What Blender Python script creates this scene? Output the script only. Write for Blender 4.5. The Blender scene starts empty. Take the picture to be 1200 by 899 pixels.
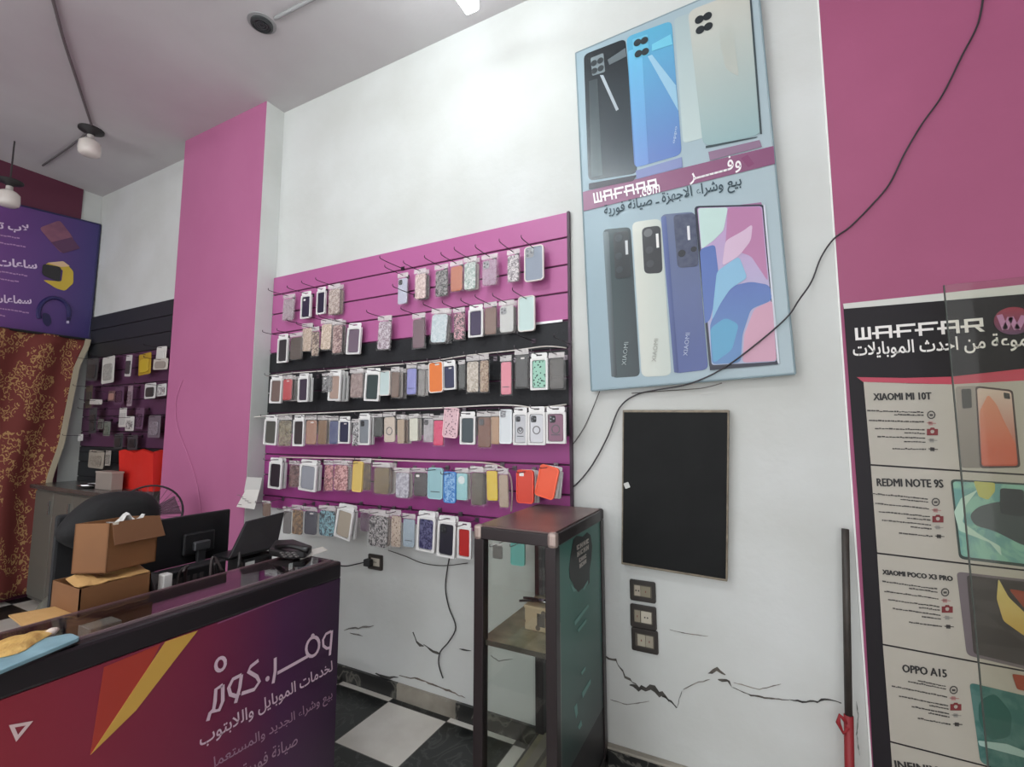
import bpy, math, random, unicodedata
from mathutils import Vector
random.seed(11)
SC = bpy.context.scene
COL = SC.collection
EYE = 1.55            # camera height; x runs along the main wall, y into it, z up
WALL_Y = 2.25
CEIL_Z = 4.03
# ------------------------------------------------------------------ camera
FPX, YAW, PITCH = 547.45, 0.475676, 0.097237
cam_d = bpy.data.cameras.new('camera'); cam = bpy.data.objects.new('camera', cam_d); COL.objects.link(cam)
cam_d.sensor_fit = 'HORIZONTAL'; cam_d.sensor_width = 36.0; cam_d.lens = 36.0 * FPX / 1200.0
cam_d.clip_start = 0.02
cam.location = (0, 0, EYE); cam.rotation_euler = (math.pi / 2 + PITCH, 0, YAW)
SC.camera = cam
# ------------------------------------------------------------------ world, exposure
w = bpy.data.worlds.new('World'); SC.world = w; w.use_nodes = True
w.node_tree.nodes['Background'].inputs[0].default_value = (0.96, 0.975, 1.0, 1)
w.node_tree.nodes['Background'].inputs[1].default_value = 1.9
SC.view_settings.view_transform = 'Standard'; SC.view_settings.look = 'None'
SC.view_settings.exposure = 0.24; SC.view_settings.gamma = 1.0
SC.view_settings.use_curve_mapping = False
LAMP_STRENGTH = 23.0
FILL_STRENGTH = 18.0

# ------------------------------------------------------------------ pixel -> place helpers
_cy, _sy, _cp, _sp = math.cos(YAW), math.sin(YAW), math.cos(PITCH), math.sin(PITCH)
FW = Vector((-_sy * _cp, _cy * _cp, _sp)); RT = Vector((_cy, _sy, 0)); UP = RT.cross(FW)
def ray(x, y): return FW + RT * ((x - 600) / FPX) + UP * ((449.5 - y) / FPX)
def atY(x, y, Y):
    d = ray(x, y); p = d * (Y / d.y); p.z += EYE; return p
def atX(x, y, X):
    d = ray(x, y); p = d * (X / d.x); p.z += EYE; return p
def atZ(x, y, Z):
    d = ray(x, y); p = d * ((Z - EYE) / d.z); p.z += EYE; return p

# ------------------------------------------------------------------ materials
def lin(c):
    o = []
    for v in c[:3]:
        v /= 255.0
        o.append(v / 12.92 if v <= 0.04045 else ((v + 0.055) / 1.055) ** 2.4)
    return (*o, 1.0)
_M = {}
def mat(col, rough=0.6, metal=0.0, pat=None, col2=None, scale=40.0, bump=0.0, bscale=60.0, alpha=1.0, trans=0.0, emit=0.0, spec=0.5, thr=0.5, vary=0.0):
    key = (tuple(col), rough, metal, pat, tuple(col2) if col2 else None, scale, bump, bscale, alpha, trans, emit, spec, thr, vary)
    if key in _M: return _M[key]
    m = bpy.data.materials.new('mat_%d' % len(_M)); m.use_nodes = True
    nt = m.node_tree; N = nt.nodes; L = nt.links
    b = N['Principled BSDF']
    b.inputs['Base Color'].default_value = lin(col); b.inputs['Roughness'].default_value = rough
    b.inputs['Metallic'].default_value = metal; b.inputs['Alpha'].default_value = alpha
    b.inputs['Transmission Weight'].default_value = trans
    b.inputs['Specular IOR Level'].default_value = spec
    if emit:
        b.inputs['Emission Color'].default_value = lin(col); b.inputs['Emission Strength'].default_value = emit
    tc = N.new('ShaderNodeTexCoord')
    if pat or vary:
        c2 = col2 or tuple(max(0, v * (1 - vary)) for v in col)
        mix = N.new('ShaderNodeMix'); mix.data_type = 'RGBA'
        mix.inputs['A'].default_value = lin(col); mix.inputs['B'].default_value = lin(c2)
        ramp = N.new('ShaderNodeValToRGB')
        if pat in (None, 'noise', 'marble', 'glitter'):
            t = N.new('ShaderNodeTexNoise'); t.inputs['Scale'].default_value = scale
            t.inputs['Detail'].default_value = 5 if pat != 'glitter' else 2
            if pat == 'marble': t.inputs['Distortion'].default_value = 2.5
            src = t.outputs['Fac']
            wd = {'glitter': .03, 'marble': .05}.get(pat, .22)
            ramp.color_ramp.elements[0].position = max(0, thr - wd); ramp.color_ramp.elements[1].position = min(1, thr + wd)
        elif pat == 'vein':
            t = N.new('ShaderNodeTexNoise'); t.inputs['Scale'].default_value = scale; t.inputs['Detail'].default_value = 8; t.inputs['Distortion'].default_value = 1.5
            src = t.outputs['Fac']
            e = ramp.color_ramp.elements; e[0].position = .47; e[0].color = (0, 0, 0, 1); e[1].position = .5; e[1].color = (1, 1, 1, 1)
            e2 = e.new(.53); e2.color = (0, 0, 0, 1)
        elif pat == 'floral':
            t = N.new('ShaderNodeTexVoronoi'); t.inputs['Scale'].default_value = scale
            src = t.outputs['Distance']
            ramp.color_ramp.elements[0].position = thr; ramp.color_ramp.elements[0].color = (1, 1, 1, 1)
            ramp.color_ramp.elements[1].position = min(1, thr + .06); ramp.color_ramp.elements[1].color = (0, 0, 0, 1)
        elif pat in ('gradx', 'grady', 'gradz'):
            t = N.new('ShaderNodeSeparateXYZ'); L.new(tc.outputs['Generated'], t.inputs[0])
            src = t.outputs['xyz'.index(pat[-1])]
            ramp.color_ramp.elements[0].position = max(0, thr - .5); ramp.color_ramp.elements[1].position = min(1, thr + .5)
        if pat not in ('gradx', 'grady', 'gradz'):
            L.new(tc.outputs['Object'], t.inputs['Vector'])
        L.new(src, ramp.inputs[0]); L.new(ramp.outputs[0], mix.inputs['Factor'])
        L.new(mix.outputs['Result'], b.inputs['Base Color'])
    if bump:
        nz = N.new('ShaderNodeTexNoise'); nz.inputs['Scale'].default_value = bscale; nz.inputs['Detail'].default_value = 4
        L.new(tc.outputs['Object'], nz.inputs['Vector'])
        bp = N.new('ShaderNodeBump'); bp.inputs['Strength'].default_value = bump; bp.inputs['Distance'].default_value = .01
        L.new(nz.outputs['Fac'], bp.inputs['Height']); L.new(bp.outputs[0], b.inputs['Normal'])
    _M[key] = m
    return m
def glass_mat(tint=(235, 245, 242), rough=0.02, gl=0.10):
    key = ('glass', tint, rough, gl)
    if key in _M: return _M[key]
    m = bpy.data.materials.new('glass_%d' % len(_M)); m.use_nodes = True
    nt = m.node_tree; N = nt.nodes; L = nt.links; N.clear()
    o = N.new('ShaderNodeOutputMaterial'); mx = N.new('ShaderNodeMixShader'); tr = N.new('ShaderNodeBsdfTransparent'); g = N.new('ShaderNodeBsdfGlossy')
    lw = N.new('ShaderNodeLayerWeight'); lw.inputs[0].default_value = .5
    pw = N.new('ShaderNodeMath'); pw.operation = 'POWER'; pw.inputs[1].default_value = 4.0; L.new(lw.outputs['Facing'], pw.inputs[0])
    ad = N.new('ShaderNodeMath'); ad.operation = 'MULTIPLY_ADD'; ad.inputs[1].default_value = .7; ad.inputs[2].default_value = gl * .5
    ad.use_clamp = True
    tr.inputs[0].default_value = lin(tint); g.inputs['Roughness'].default_value = rough
    L.new(pw.outputs[0], ad.inputs[0]); L.new(ad.outputs[0], mx.inputs[0]); L.new(tr.outputs[0], mx.inputs[1]); L.new(g.outputs[0], mx.inputs[2]); L.new(mx.outputs[0], o.inputs[0])
    _M[key] = m
    return m

# ------------------------------------------------------------------ mesh builder
class MB:
    def __init__(s): s.v = []; s.f = []
    def add(s, vs, fs):
        b = len(s.v); s.v += [Vector(p) for p in vs]; s.f += [tuple(b + i for i in f) for f in fs]; return s
    def box(s, x0, x1, y0, y1, z0, z1):
        vs = [(x, y, z) for x in (x0, x1) for y in (y0, y1) for z in (z0, z1)]
        return s.add(vs, [(0, 1, 3, 2), (4, 6, 7, 5), (0, 4, 5, 1), (2, 3, 7, 6), (0, 2, 6, 4), (1, 5, 7, 3)])
    def prism(s, pts, off):
        """closed outline (3-D points) swept along the vector off"""
        pts = [Vector(p) for p in pts]; n = len(pts); off = Vector(off)
        return s.add(pts + [p + off for p in pts], [tuple(range(n))[::-1], tuple(range(n, 2 * n))] + [(i, (i + 1) % n, n + (i + 1) % n, n + i) for i in range(n)])
    def ring(s, outer, inner, off):
        n = len(outer); off = Vector(off); o = [Vector(p) for p in outer]; q = [Vector(p) for p in inner]
        vs = o + q + [p + off for p in o] + [p + off for p in q]; fs = []
        for i in range(n):
            j = (i + 1) % n
            fs += [(i, j, n + j, n + i), (2 * n + i, 3 * n + i, 3 * n + j, 2 * n + j), (i, 2 * n + i, 2 * n + j, j), (n + i, n + j, 3 * n + j, 3 * n + i)]
        return s.add(vs, fs)
    def tube(s, path, r, n=8, cap=True):
        path = [Vector(p) for p in path]; vs = []; fs = []; m = len(path)
        rs = r if isinstance(r, (list, tuple)) else [r] * m
        up = Vector((0, 0, 1)); prev = None
        for i, p in enumerate(path):
            t = (path[min(i + 1, m - 1)] - path[max(i - 1, 0)])
            t = t.normalized() if t.length > 1e-9 else Vector((0, 0, 1))
            a = prev - t * prev.dot(t) if prev is not None else (t.cross(up) if abs(t.z) < .95 else t.cross(Vector((1, 0, 0))))
            a = a.normalized() if a.length > 1e-6 else t.orthogonal().normalized()
            prev = a; b = t.cross(a)
            vs += [p + (a * math.cos(k * 2 * math.pi / n) + b * math.sin(k * 2 * math.pi / n)) * rs[i] for k in range(n)]
        for i in range(m - 1):
            for k in range(n):
                fs.append((i * n + k, i * n + (k + 1) % n, (i + 1) * n + (k + 1) % n, (i + 1) * n + k))
        if cap: fs += [tuple(range(n))[::-1], tuple(range((m - 1) * n, m * n))]
        return s.add(vs, fs)
    def lathe(s, c, axis, prof, n=24, closed=False):
        """prof: list of (radius, distance along axis)"""
        c = Vector(c); ax = Vector(axis).normalized(); a = ax.orthogonal().normalized(); b = ax.cross(a); vs = []; fs = []
        for r, h in prof: vs += [c + ax * h + (a * math.cos(k * 2 * math.pi / n) + b * math.sin(k * 2 * math.pi / n)) * max(r, 1e-5) for k in range(n)]
        for i in range(len(prof) - 1):
            for k in range(n): fs.append((i * n + k, i * n + (k + 1) % n, (i + 1) * n + (k + 1) % n, (i + 1) * n + k))
        if closed:
            m = (len(prof) - 1) * n
            fs += [(m + k, m + (k + 1) % n, (k + 1) % n, k) for k in range(n)]
        else: fs += [tuple(range(n))[::-1], tuple(range((len(prof) - 1) * n, len(prof) * n))]
        return s.add(vs, fs)
    def grid(s, fn, nu, nv):
        vs = [fn(i / nu, j / nv) for j in range(nv + 1) for i in range(nu + 1)]
        return s.add(vs, [(j * (nu + 1) + i, j * (nu + 1) + i + 1, (j + 1) * (nu + 1) + i + 1, (j + 1) * (nu + 1) + i) for j in range(nv) for i in range(nu)])
    def turn(s, deg, c, axis='Z'):
        from mathutils import Matrix
        R = Matrix.Rotation(math.radians(deg), 3, axis); c = Vector(c)
        s.v = [c + R @ (p - c) for p in s.v]; return s
    def centre(s):
        lo = [min(p[i] for p in s.v) for i in range(3)]; hi = [max(p[i] for p in s.v) for i in range(3)]
        return Vector(((lo[0] + hi[0]) / 2, (lo[1] + hi[1]) / 2, lo[2]))
LOC = {}
def mk(name, mb, m, parent=None, label=None, bevel=0, smooth=False, solid=0, sub=0, recalc=True):
    me = bpy.data.meshes.new(name)
    org = LOC[parent.name] if parent is not None else mb.centre()
    me.from_pydata([tuple(p - org) for p in mb.v], [], mb.f)
    if recalc:
        import bmesh
        bm = bmesh.new(); bm.from_mesh(me); bmesh.ops.recalc_face_normals(bm, faces=bm.faces); bm.to_mesh(me); bm.free()
    me.update(); me.materials.append(m)
    o = bpy.data.objects.new(name, me); COL.objects.link(o)
    if parent is not None: o.parent = parent
    else: o.location = org
    LOC[o.name] = org
    if smooth:
        for p in me.polygons: p.use_smooth = True
    if solid:
        md = o.modifiers.new('solid', 'SOLIDIFY'); md.thickness = solid; md.offset = 0
    if bevel:
        md = o.modifiers.new('bevel', 'BEVEL'); md.width = bevel; md.segments = 2; md.limit_method = 'ANGLE'
    if sub:
        md = o.modifiers.new('sub', 'SUBSURF'); md.levels = sub; md.render_levels = sub
    if label: o['label'] = label
    return o
def tag(o, label, cat, group=None, kind=None):
    o['label'] = label; o['category'] = cat
    if group: o['group'] = group
    if kind: o['kind'] = kind
    return o
def thing(name, label, cat, loc, group=None):
    o = bpy.data.objects.new(name, None); COL.objects.link(o); o.location = loc; o.empty_display_size = .05
    LOC[o.name] = Vector(loc)
    return tag(o, label, cat, group)
def struct(name, mb, m, parent=None, **k):
    o = mk(name, mb, m, parent, **k); o['kind'] = 'structure'; return o
def copy_tree(o, delta, parent=None):
    c = o.copy(); COL.objects.link(c); LOC[c.name] = LOC[o.name] + (Vector(delta))
    if parent is not None: c.parent = parent
    else: c.location = o.location + Vector(delta)
    for ch in list(o.children): copy_tree(ch, delta, c)
    return c
def rrect(c, u, v, wd, ht, r, n=5):
    c = Vector(c); u = Vector(u); v = Vector(v); pts = []
    r = min(r, wd / 2 - 1e-5, ht / 2 - 1e-5)
    for sx, sy, a0 in ((1, 1, 0), (-1, 1, 90), (-1, -1, 180), (1, -1, 270)):
        for k in range(n + 1):
            a = math.radians(a0 + 90 * k / n)
            pts.append(c + u * (sx * (wd / 2 - r) + r * math.cos(a)) + v * (sy * (ht / 2 - r) + r * math.sin(a)))
    return pts
def roundpoly(pts, r, n=4):
    pts = [Vector(p) for p in pts]; out = []
    m = len(pts)
    for i in range(m):
        p, a, b = pts[i], pts[i - 1], pts[(i + 1) % m]
        da = (a - p); db = (b - p); rr = min(r, da.length * .45, db.length * .45)
        s, e = p + da.normalized() * rr, p + db.normalized() * rr
        for k in range(n + 1):
            t = k / n; out.append(s * (1 - t) ** 2 + p * 2 * t * (1 - t) + e * t * t)
    return out
def smooth_path(pts, n=6):
    pts = [Vector(p) for p in pts]; out = []
    for i in range(len(pts) - 1):
        p0, p1, p2, p3 = pts[max(i - 1, 0)], pts[i], pts[i + 1], pts[min(i + 2, len(pts) - 1)]
        for k in range(n):
            t = k / n
            out.append(0.5 * ((2 * p1) + (p2 - p0) * t + (2 * p0 - 5 * p1 + 4 * p2 - p3) * t * t + (3 * p1 - p0 - 3 * p2 + p3) * t ** 3))
    return out + [pts[-1]]

# ------------------------------------------------------------------ lettering
_FORMS = {}
for cp in range(0xFE70, 0xFEFD):
    d = unicodedata.decomposition(chr(cp)).split()
    if len(d) >= 2 and d[0] in ('<isolated>', '<final>', '<initial>', '<medial>'):
        _FORMS.setdefault(''.join(chr(int(x, 16)) for x in d[1:]), {})[d[0][1]] = chr(cp)
def ar(s):
    toks = []; i = 0
    while i < len(s):
        if s[i:i + 2] in _FORMS and s[i] == '\u0644': toks.append(s[i:i + 2]); i += 2
        else: toks.append(s[i]); i += 1
    def joins_next(t): return t == '\u0640' or 'i' in _FORMS.get(t, {})
    def joins_prev(t): return t == '\u0640' or 'f' in _FORMS.get(t, {})
    out = []
    for k, t in enumerate(toks):
        if t == '\u0640' or t not in _FORMS: out.append(t); continue
        p = k > 0 and joins_next(toks[k - 1]) and joins_prev(t)
        n = k < len(toks) - 1 and joins_prev(toks[k + 1]) and joins_next(t)
        f = _FORMS[t]; out.append(f.get('m' if p and n else 'f' if p else 'i' if n else 'i' + 's', None) or (f.get('f') if p else None) or f.get('i') or t)
        if not p and not n:
            # '<isolated>' and '<initial>' share their first letter: look the isolated form up by name
            out[-1] = _ISO.get(t, t)
    return ''.join(reversed(out))
_ISO = {}
for cp in range(0xFE70, 0xFEFD):
    d = unicodedata.decomposition(chr(cp)).split()
    if len(d) >= 2 and d[0] == '<isolated>': _ISO[''.join(chr(int(x, 16)) for x in d[1:])] = chr(cp)
for cp in range(0xFE70, 0xFEFD):
    d = unicodedata.decomposition(chr(cp)).split()
    if len(d) >= 2 and d[0] in ('<isolated>', '<initial>'):
        key = ''.join(chr(int(x, 16)) for x in d[1:])
        if d[0] == '<initial>': _FORMS[key]['i'] = chr(cp)
        elif 'i' in _FORMS[key] and _FORMS[key]['i'] == chr(cp): del _FORMS[key]['i']
def text2d(s, bold=0.0):
    c = bpy.data.curves.new('txt', 'FONT'); c.body = s; c.resolution_u = 2; c.offset = bold
    o = bpy.data.objects.new('txt', c); COL.objects.link(o)
    bpy.context.view_layer.update()
    me = bpy.data.meshes.new_from_object(o.evaluated_get(bpy.context.evaluated_depsgraph_get()))
    vs = [(p.co.x, p.co.y) for p in me.vertices]; fs = [tuple(p.vertices) for p in me.polygons]
    bpy.data.objects.remove(o); bpy.data.curves.remove(c); bpy.data.meshes.remove(me)
    return vs, fs
def write(mb, s, org, u, v, width=None, height=None, off=(0, 0, 0), bold=0.0, align='l'):
    """lay the text so that its ink spans width (along u) and height (along v) from the corner org"""
    vs, fs = text2d(s, bold); xs = [p[0] for p in vs]; ys = [p[1] for p in vs]
    x0, x1, y0, y1 = min(xs), max(xs), min(ys), max(ys)
    sx = width / (x1 - x0) if width else height / (y1 - y0); sy = height / (y1 - y0) if height else sx
    u = Vector(u); v = Vector(v); org = Vector(org) + Vector(off)
    return mb.add([org + u * ((x - x0) * sx) + v * ((y - y0) * sy) for x, y in vs], fs)
def write_quad(mb, s, bl, br, tl, off=(0, 0, 0), bold=0.0):
    """ink box spanned by bottom-left, bottom-right, top-left"""
    bl, br, tl = Vector(bl), Vector(br), Vector(tl)
    return write(mb, s, bl, (br - bl).normalized(), (tl - bl).normalized(), (br - bl).length, (tl - bl).length, off, bold)
# squared logo letters as bars in a 1 x 1 cell: (x0, y0, x1, y1)
_T = .19
LOGO = {'W': [(0, 0, _T, 1), (.41, 0, .59, 1), (.81, 0, 1, 1), (0, 0, 1, _T)],
        'A': [(0, 0, _T, 1), (.81, 0, 1, 1), (0, .81, 1, 1), (-.22, .36, 1, .54)],
        'F': [(0, 0, _T, 1), (0, .81, 1.12, 1), (-.22, .36, .85, .54)],
        'R': [(0, 0, _T, 1), (0, .81, 1, 1), (.81, .36, 1, 1), (-.22, .36, 1, .54)]}
def logo_text(mb, s, bl, br, tl, off):
    bl, br, tl = Vector(bl), Vector(br), Vector(tl); n = len(s); pit = 1.28
    U = (br - bl) / (n * pit - (pit - 1)); V = tl - bl; off = Vector(off)
    for i, ch in enumerate(s):
        for bi, (x0, y0, x1, y1) in enumerate(LOGO[ch]):
            q = [off * (.12 * bi + .5 * (i % 2)) + bl + U * (i * pit + x) + V * y for x, y in ((x0, y0), (x1, y0), (x1, y1), (x0, y1))]
            mb.prism(q, off)
        if ch == 'R':
            q = [off * .7 + bl + U * (i * pit + x) + V * y for x, y in ((.5, .4), (.72, .4), (1.05, 0), (.8, 0))]
            mb.prism(q, off)
    return mb

# ================================================================== SETTING
M_white = mat((212, 214, 212), .75, pat='noise', col2=(196, 197, 192), scale=1.6, bump=.25, bscale=14)
M_ceil = mat((206, 204, 204), .85, pat='noise', col2=(190, 184, 186), scale=1.1, bump=.2, bscale=9)
M_pink = mat((184, 108, 148), .6, pat='noise', col2=(176, 100, 140), scale=1.8, bump=.15, bscale=10)
M_pink_dim = mat((166, 85, 121), .6, pat='noise', col2=(156, 78, 112), scale=1.8, bump=.15, bscale=10)  # bay copy of the pier pink, dimmer light put into its colour
M_maroon = mat((92, 36, 58), .6)
# floor tiles: two marbles in a chequer with pale joints
def floor_mat():
    m = bpy.data.materials.new('floor_tiles'); m.use_nodes = True; nt = m.node_tree; N = nt.nodes; L = nt.links; b = N['Principled BSDF']
    g = N.new('ShaderNodeNewGeometry'); sp = N.new('ShaderNodeSeparateXYZ'); L.new(g.outputs['Position'], sp.inputs[0])
    def math_(op, a, bb=None, c=None):
        n = N.new('ShaderNodeMath'); n.operation = op
        for k, q in enumerate((a, bb, c)):
            if q is None: continue
            if isinstance(q, (int, float)): n.inputs[k].default_value = q
            else: L.new(q, n.inputs[k])
        return n.outputs[0]
    tx = math_('DIVIDE', math_('ADD', sp.outputs[0], 1.924), .4); ty = math_('DIVIDE', math_('SUBTRACT', sp.outputs[1], 2.195), .39)
    par = math_('FLOORED_MODULO', math_('ADD', math_('FLOOR', tx), math_('FLOOR', ty)), 2)   # white where odd
    fx = math_('ABSOLUTE', math_('SUBTRACT', math_('FRACT', tx), .5)); fy = math_('ABSOLUTE', math_('SUBTRACT', math_('FRACT', ty), .5))
    joint = math_('GREATER_THAN', math_('MAXIMUM', fx, fy), .494)
    n1 = N.new('ShaderNodeTexNoise'); n1.inputs['Scale'].default_value = 5; n1.inputs['Detail'].default_value = 8; n1.inputs['Distortion'].default_value = 2.2; L.new(g.outputs['Position'], n1.inputs['Vector'])
    r1 = N.new('ShaderNodeValToRGB'); e = r1.color_ramp.elements
    e[0].position = .47; e[0].color = lin((34, 36, 36)); e[1].position = .5; e[1].color = lin((66, 68, 66)); k = e.new(.53); k.color = lin((30, 32, 31)); L.new(n1.outputs[0], r1.inputs[0])
    n2 = N.new('ShaderNodeTexNoise'); n2.inputs['Scale'].default_value = 3; n2.inputs['Detail'].default_value = 6; L.new(g.outputs['Position'], n2.inputs['Vector'])
    r2 = N.new('ShaderNodeValToRGB'); e = r2.color_ramp.elements
    e[0].position = .35; e[0].color = lin((200, 194, 184)); e[1].position = .65; e[1].color = lin((226, 222, 214)); L.new(n2.outputs[0], r2.inputs[0])
    mx = N.new('ShaderNodeMix'); mx.data_type = 'RGBA'; L.new(par, mx.inputs['Factor']); L.new(r1.outputs[0], mx.inputs['A']); L.new(r2.outputs[0], mx.inputs['B'])
    mj = N.new('ShaderNodeMix'); mj.data_type = 'RGBA'; L.new(joint, mj.inputs['Factor']); L.new(mx.outputs['Result'], mj.inputs['A']); mj.inputs['B'].default_value = lin((96, 92, 86))
    L.new(mj.outputs['Result'], b.inputs['Base Color']); b.inputs['Roughness'].default_value = .28
    return m
struct('floor', MB().box(-6.4, 3.2, -3.2, 2.45, -.08, 0), floor_mat())
struct('ceiling', MB().box(-6.4, 3.2, -3.2, 2.45, CEIL_Z, CEIL_Z + .1), M_ceil)
WB = struct('wall_back', MB().box(-6.4, 3.2, WALL_Y, WALL_Y + .15, 0, CEIL_Z), M_white)
struct('wall_right_bounce', MB().box(2.4, 2.6, -3.2, WALL_Y, 0, CEIL_Z), M_white)  # out of view; added to shut out side light and bounce white
struct('wall_left', MB().box(-6.4, -6.1, -3.2, WALL_Y, 0, CEIL_Z), M_white)
struct('trim_1', MB().box(-6.1, -6.085, -3.2, 2.085, 0, CEIL_Z), M_maroon)
# pier with a pink face and white returns
PIL_Y = 2.10
pr = atY(299, 370, PIL_Y).x; pl = atY(203, 360, PIL_Y).x
struct('wall_pier', MB().box(pl, pr, PIL_Y + .004, WALL_Y, 0, CEIL_Z), M_white)
struct('trim_2', MB().box(pl + .004, pr - .004, PIL_Y, PIL_Y + .0045, 0, CEIL_Z), M_pink)
# pink painted bay beside the poster, its bright edge highlight put in as a pale strip
PX = .331
struct('wall_bay', MB().box(PX, 2.4, WALL_Y - .006, WALL_Y, 0, CEIL_Z), M_pink_dim)
struct('trim_highlight', MB().box(PX - .006, PX, WALL_Y - .008, WALL_Y, 0, CEIL_Z), mat((236, 236, 232), .6))
# tile skirting
M_blackstone = mat((38, 38, 37), .35, pat='vein', col2=(110, 108, 100), scale=4)
M_palestone = mat((170, 163, 150), .45, pat='noise', col2=(120, 114, 104), scale=5)
sk_b, sk_w = MB(), MB()
edges = [-6.0, -3.55, -3.15, -2.745, -2.335, atY(465, 802, 2.235).x, atY(534, 830, 2.235).x, -1.1, -.7, .35, 2.39]
for i in range(len(edges) - 1):
    black = i != 5
    (sk_b if black else sk_w).box(edges[i] + .001, edges[i + 1] - .001, 2.232, WALL_Y, 0, .085 if i < 8 else .105)
b_ = struct('baseboard_back', sk_b, M_blackstone); c_ = struct('baseboard_tile', sk_w, M_palestone, b_)
struct('baseboard_ledge', MB().box(-.7, PX, 2.215, WALL_Y, .105, .117), M_palestone, b_, bevel=.004)

# cracks and flaked plaster on the back wall
def crack(name, pts, wd, col, Y, jit=.6, seed=1):
    R = random.Random(seed); P = []
    for i in range(len(pts) - 1):
        a, b = Vector(pts[i]), Vector(pts[i + 1]); n = max(2, int((b - a).length / 4))
        for k in range(n): P.append(a.lerp(b, k / n))
    P.append(Vector(pts[-1])); up, dn = [], []
    for i, p in enumerate(P):
        t = i / (len(P) - 1); e = min(1, 4 * t, 4 * (1 - t)) * .8 + .2; h = wd * e
        j = R.uniform(-1, 1) * wd * jit
        up.append(atY(p.x + R.uniform(-.8, .8), p.y - h * R.uniform(.3, 1) + j, Y)); dn.append(atY(p.x + R.uniform(-.8, .8), p.y + h * R.uniform(.3, 1) + j, Y))
    mb = MB(); n = len(P)
    mb.add(up + dn, [(i, i + 1, n + i + 1, n + i) for i in range(n - 1)])
    o = mk(name, mb, mat(col, .9, pat='noise', col2=tuple(c * .6 for c in col), scale=30), WB, solid=.003); return o
CY = WALL_Y - .0015
cracks = [([(706, 768), (722, 775), (732, 792), (748, 805)], 2.2, (92, 86, 78), 1), ([(738, 800), (752, 808), (762, 806), (772, 812), (784, 820)], 5, (74, 70, 64), 2),
          ([(770, 810), (783, 820), (793, 829)], 1.6, (50, 48, 45), 3), ([(794, 829), (797, 815), (799, 810)], 1.4, (52, 50, 47), 4), ([(800, 808), (815, 801), (832, 796)], .8, (150, 143, 134), 5),
          ([(830, 788), (840, 785), (850, 790)], 3.6, (96, 88, 78), 6), ([(842, 797), (852, 799), (858, 804)], 3.0, (88, 82, 74), 7), ([(858, 806), (880, 815), (905, 819), (925, 820)], 1.2, (96, 88, 80), 8),
          ([(925, 820), (940, 823), (958, 822), (975, 820), (986, 824)], 2.0, (54, 51, 48), 9), ([(860, 800), (890, 808), (915, 802)], .7, (160, 150, 138), 10),
          ([(785, 738), (800, 742), (830, 746)], .5, (140, 132, 124), 11), ([(484, 741), (488, 752), (497, 758)], 2.6, (84, 80, 74), 12), ([(496, 756), (508, 763), (516, 766)], 2.2, (70, 67, 62), 13),
          ([(538, 761), (552, 763)], 1.2, (66, 63, 60), 14), ([(404, 738), (420, 736), (438, 733)], 1.6, (130, 126, 120), 15), ([(410, 742), (425, 745)], 1.2, (120, 116, 110), 16),
          ([(440, 789), (452, 793), (466, 795)], 2.0, (62, 60, 56), 17), ([(468, 792), (490, 796), (515, 805), (545, 818)], 1.4, (118, 104, 92), 18), ([(575, 768), (585, 775), (600, 772)], 1.0, (110, 105, 100), 19),
          ([(1003, 822), (1006, 840), (1004, 862), (1007, 885)], 1.2, (120, 130, 118), 20), ([(715, 820), (735, 826), (760, 822)], .6, (150, 145, 138), 21)]
for pts, wd, col, sd in cracks:
    crack('wall_crack', pts, wd * .85, tuple(int(q * .9 + 26) for q in col), CY, seed=sd)

# ================================================================== LAMPS
M_case = mat((226, 228, 228), .4)
def fill_batten(loc, length, label, strength, along='y', group=None, drop=0):
    x, y, z = loc; t = thing('tube_lamp', label, 'lamp', (x, y, z), group)  # builds the added fill lamps, all out of view
    if drop:
        for s in (-1, 1): mk('hanger', MB().tube([(x, y + s * length * .3, z), (x, y + s * length * .3, z - drop)], .005, 6), M_case, t)
        z -= drop
    if along == 'y':
        mk('housing', MB().box(x - .03, x + .03, y - length / 2, y + length / 2, z - .05, z), M_case, t, bevel=.006)
        p = [(x, y - length / 2 + .03, z - .085), (x, y + length / 2 - .03, z - .085)]
        for s in (-1, 1):
            mk('end_holder', MB().box(x - .024, x + .024, y + s * (length / 2 - .012) - .012, y + s * (length / 2 - .012) + .012, z - .115, z - .05), M_case, t, bevel=.003)
    else:
        mk('housing', MB().box(x - length / 2, x + length / 2, y - .055, y + .055, z - .05, z), M_case, t, bevel=.006)
        p = [(x - length / 2 + .03, y, z - .085), (x + length / 2 - .03, y, z - .085)]
        for s in (-1, 1):
            mk('end_holder', MB().box(x + s * (length / 2 - .012) - .012, x + s * (length / 2 - .012) + .012, y - .024, y + .024, z - .115, z - .05), M_case, t, bevel=.003)
    mk('tube', MB().tube(p, .022, 12), mat((244, 252, 254), .5, emit=strength), t, smooth=True)
    return t
lc = atZ(562, 12, CEIL_Z - .29)
def wrap_lamp(x, y, z, L):
    t = thing('tube_lamp', 'lit white lamp hanging from the ceiling above the slatted display', 'lamp', (x, y, CEIL_Z))
    mk('housing', MB().box(x - .014, x + .014, y - L / 2 + .02, y + L / 2 - .02, z + .052, z + .075), M_case, t, bevel=.004)
    for s_ in (-1, 1): mk('hanger', MB().tube([(x, y + s_ * L * .3, z + .075), (x, y + s_ * L * .3, CEIL_Z)], .005, 6), M_case, t)
    mk('diffuser', MB().box(x - .04, x + .04, y - L / 2, y + L / 2, z, z + .05), mat((244, 252, 254), .5, emit=LAMP_STRENGTH), t, bevel=.01)
wrap_lamp(lc.x - .04, lc.y - .62, CEIL_Z - .29, 1.24)
fill_batten((.9, -.9, CEIL_Z), 1.24, 'added unseen fill tube on the ceiling over the shop entrance', FILL_STRENGTH * 1.4, 'y')  # fill lamp added behind the camera to brighten the room
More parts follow.
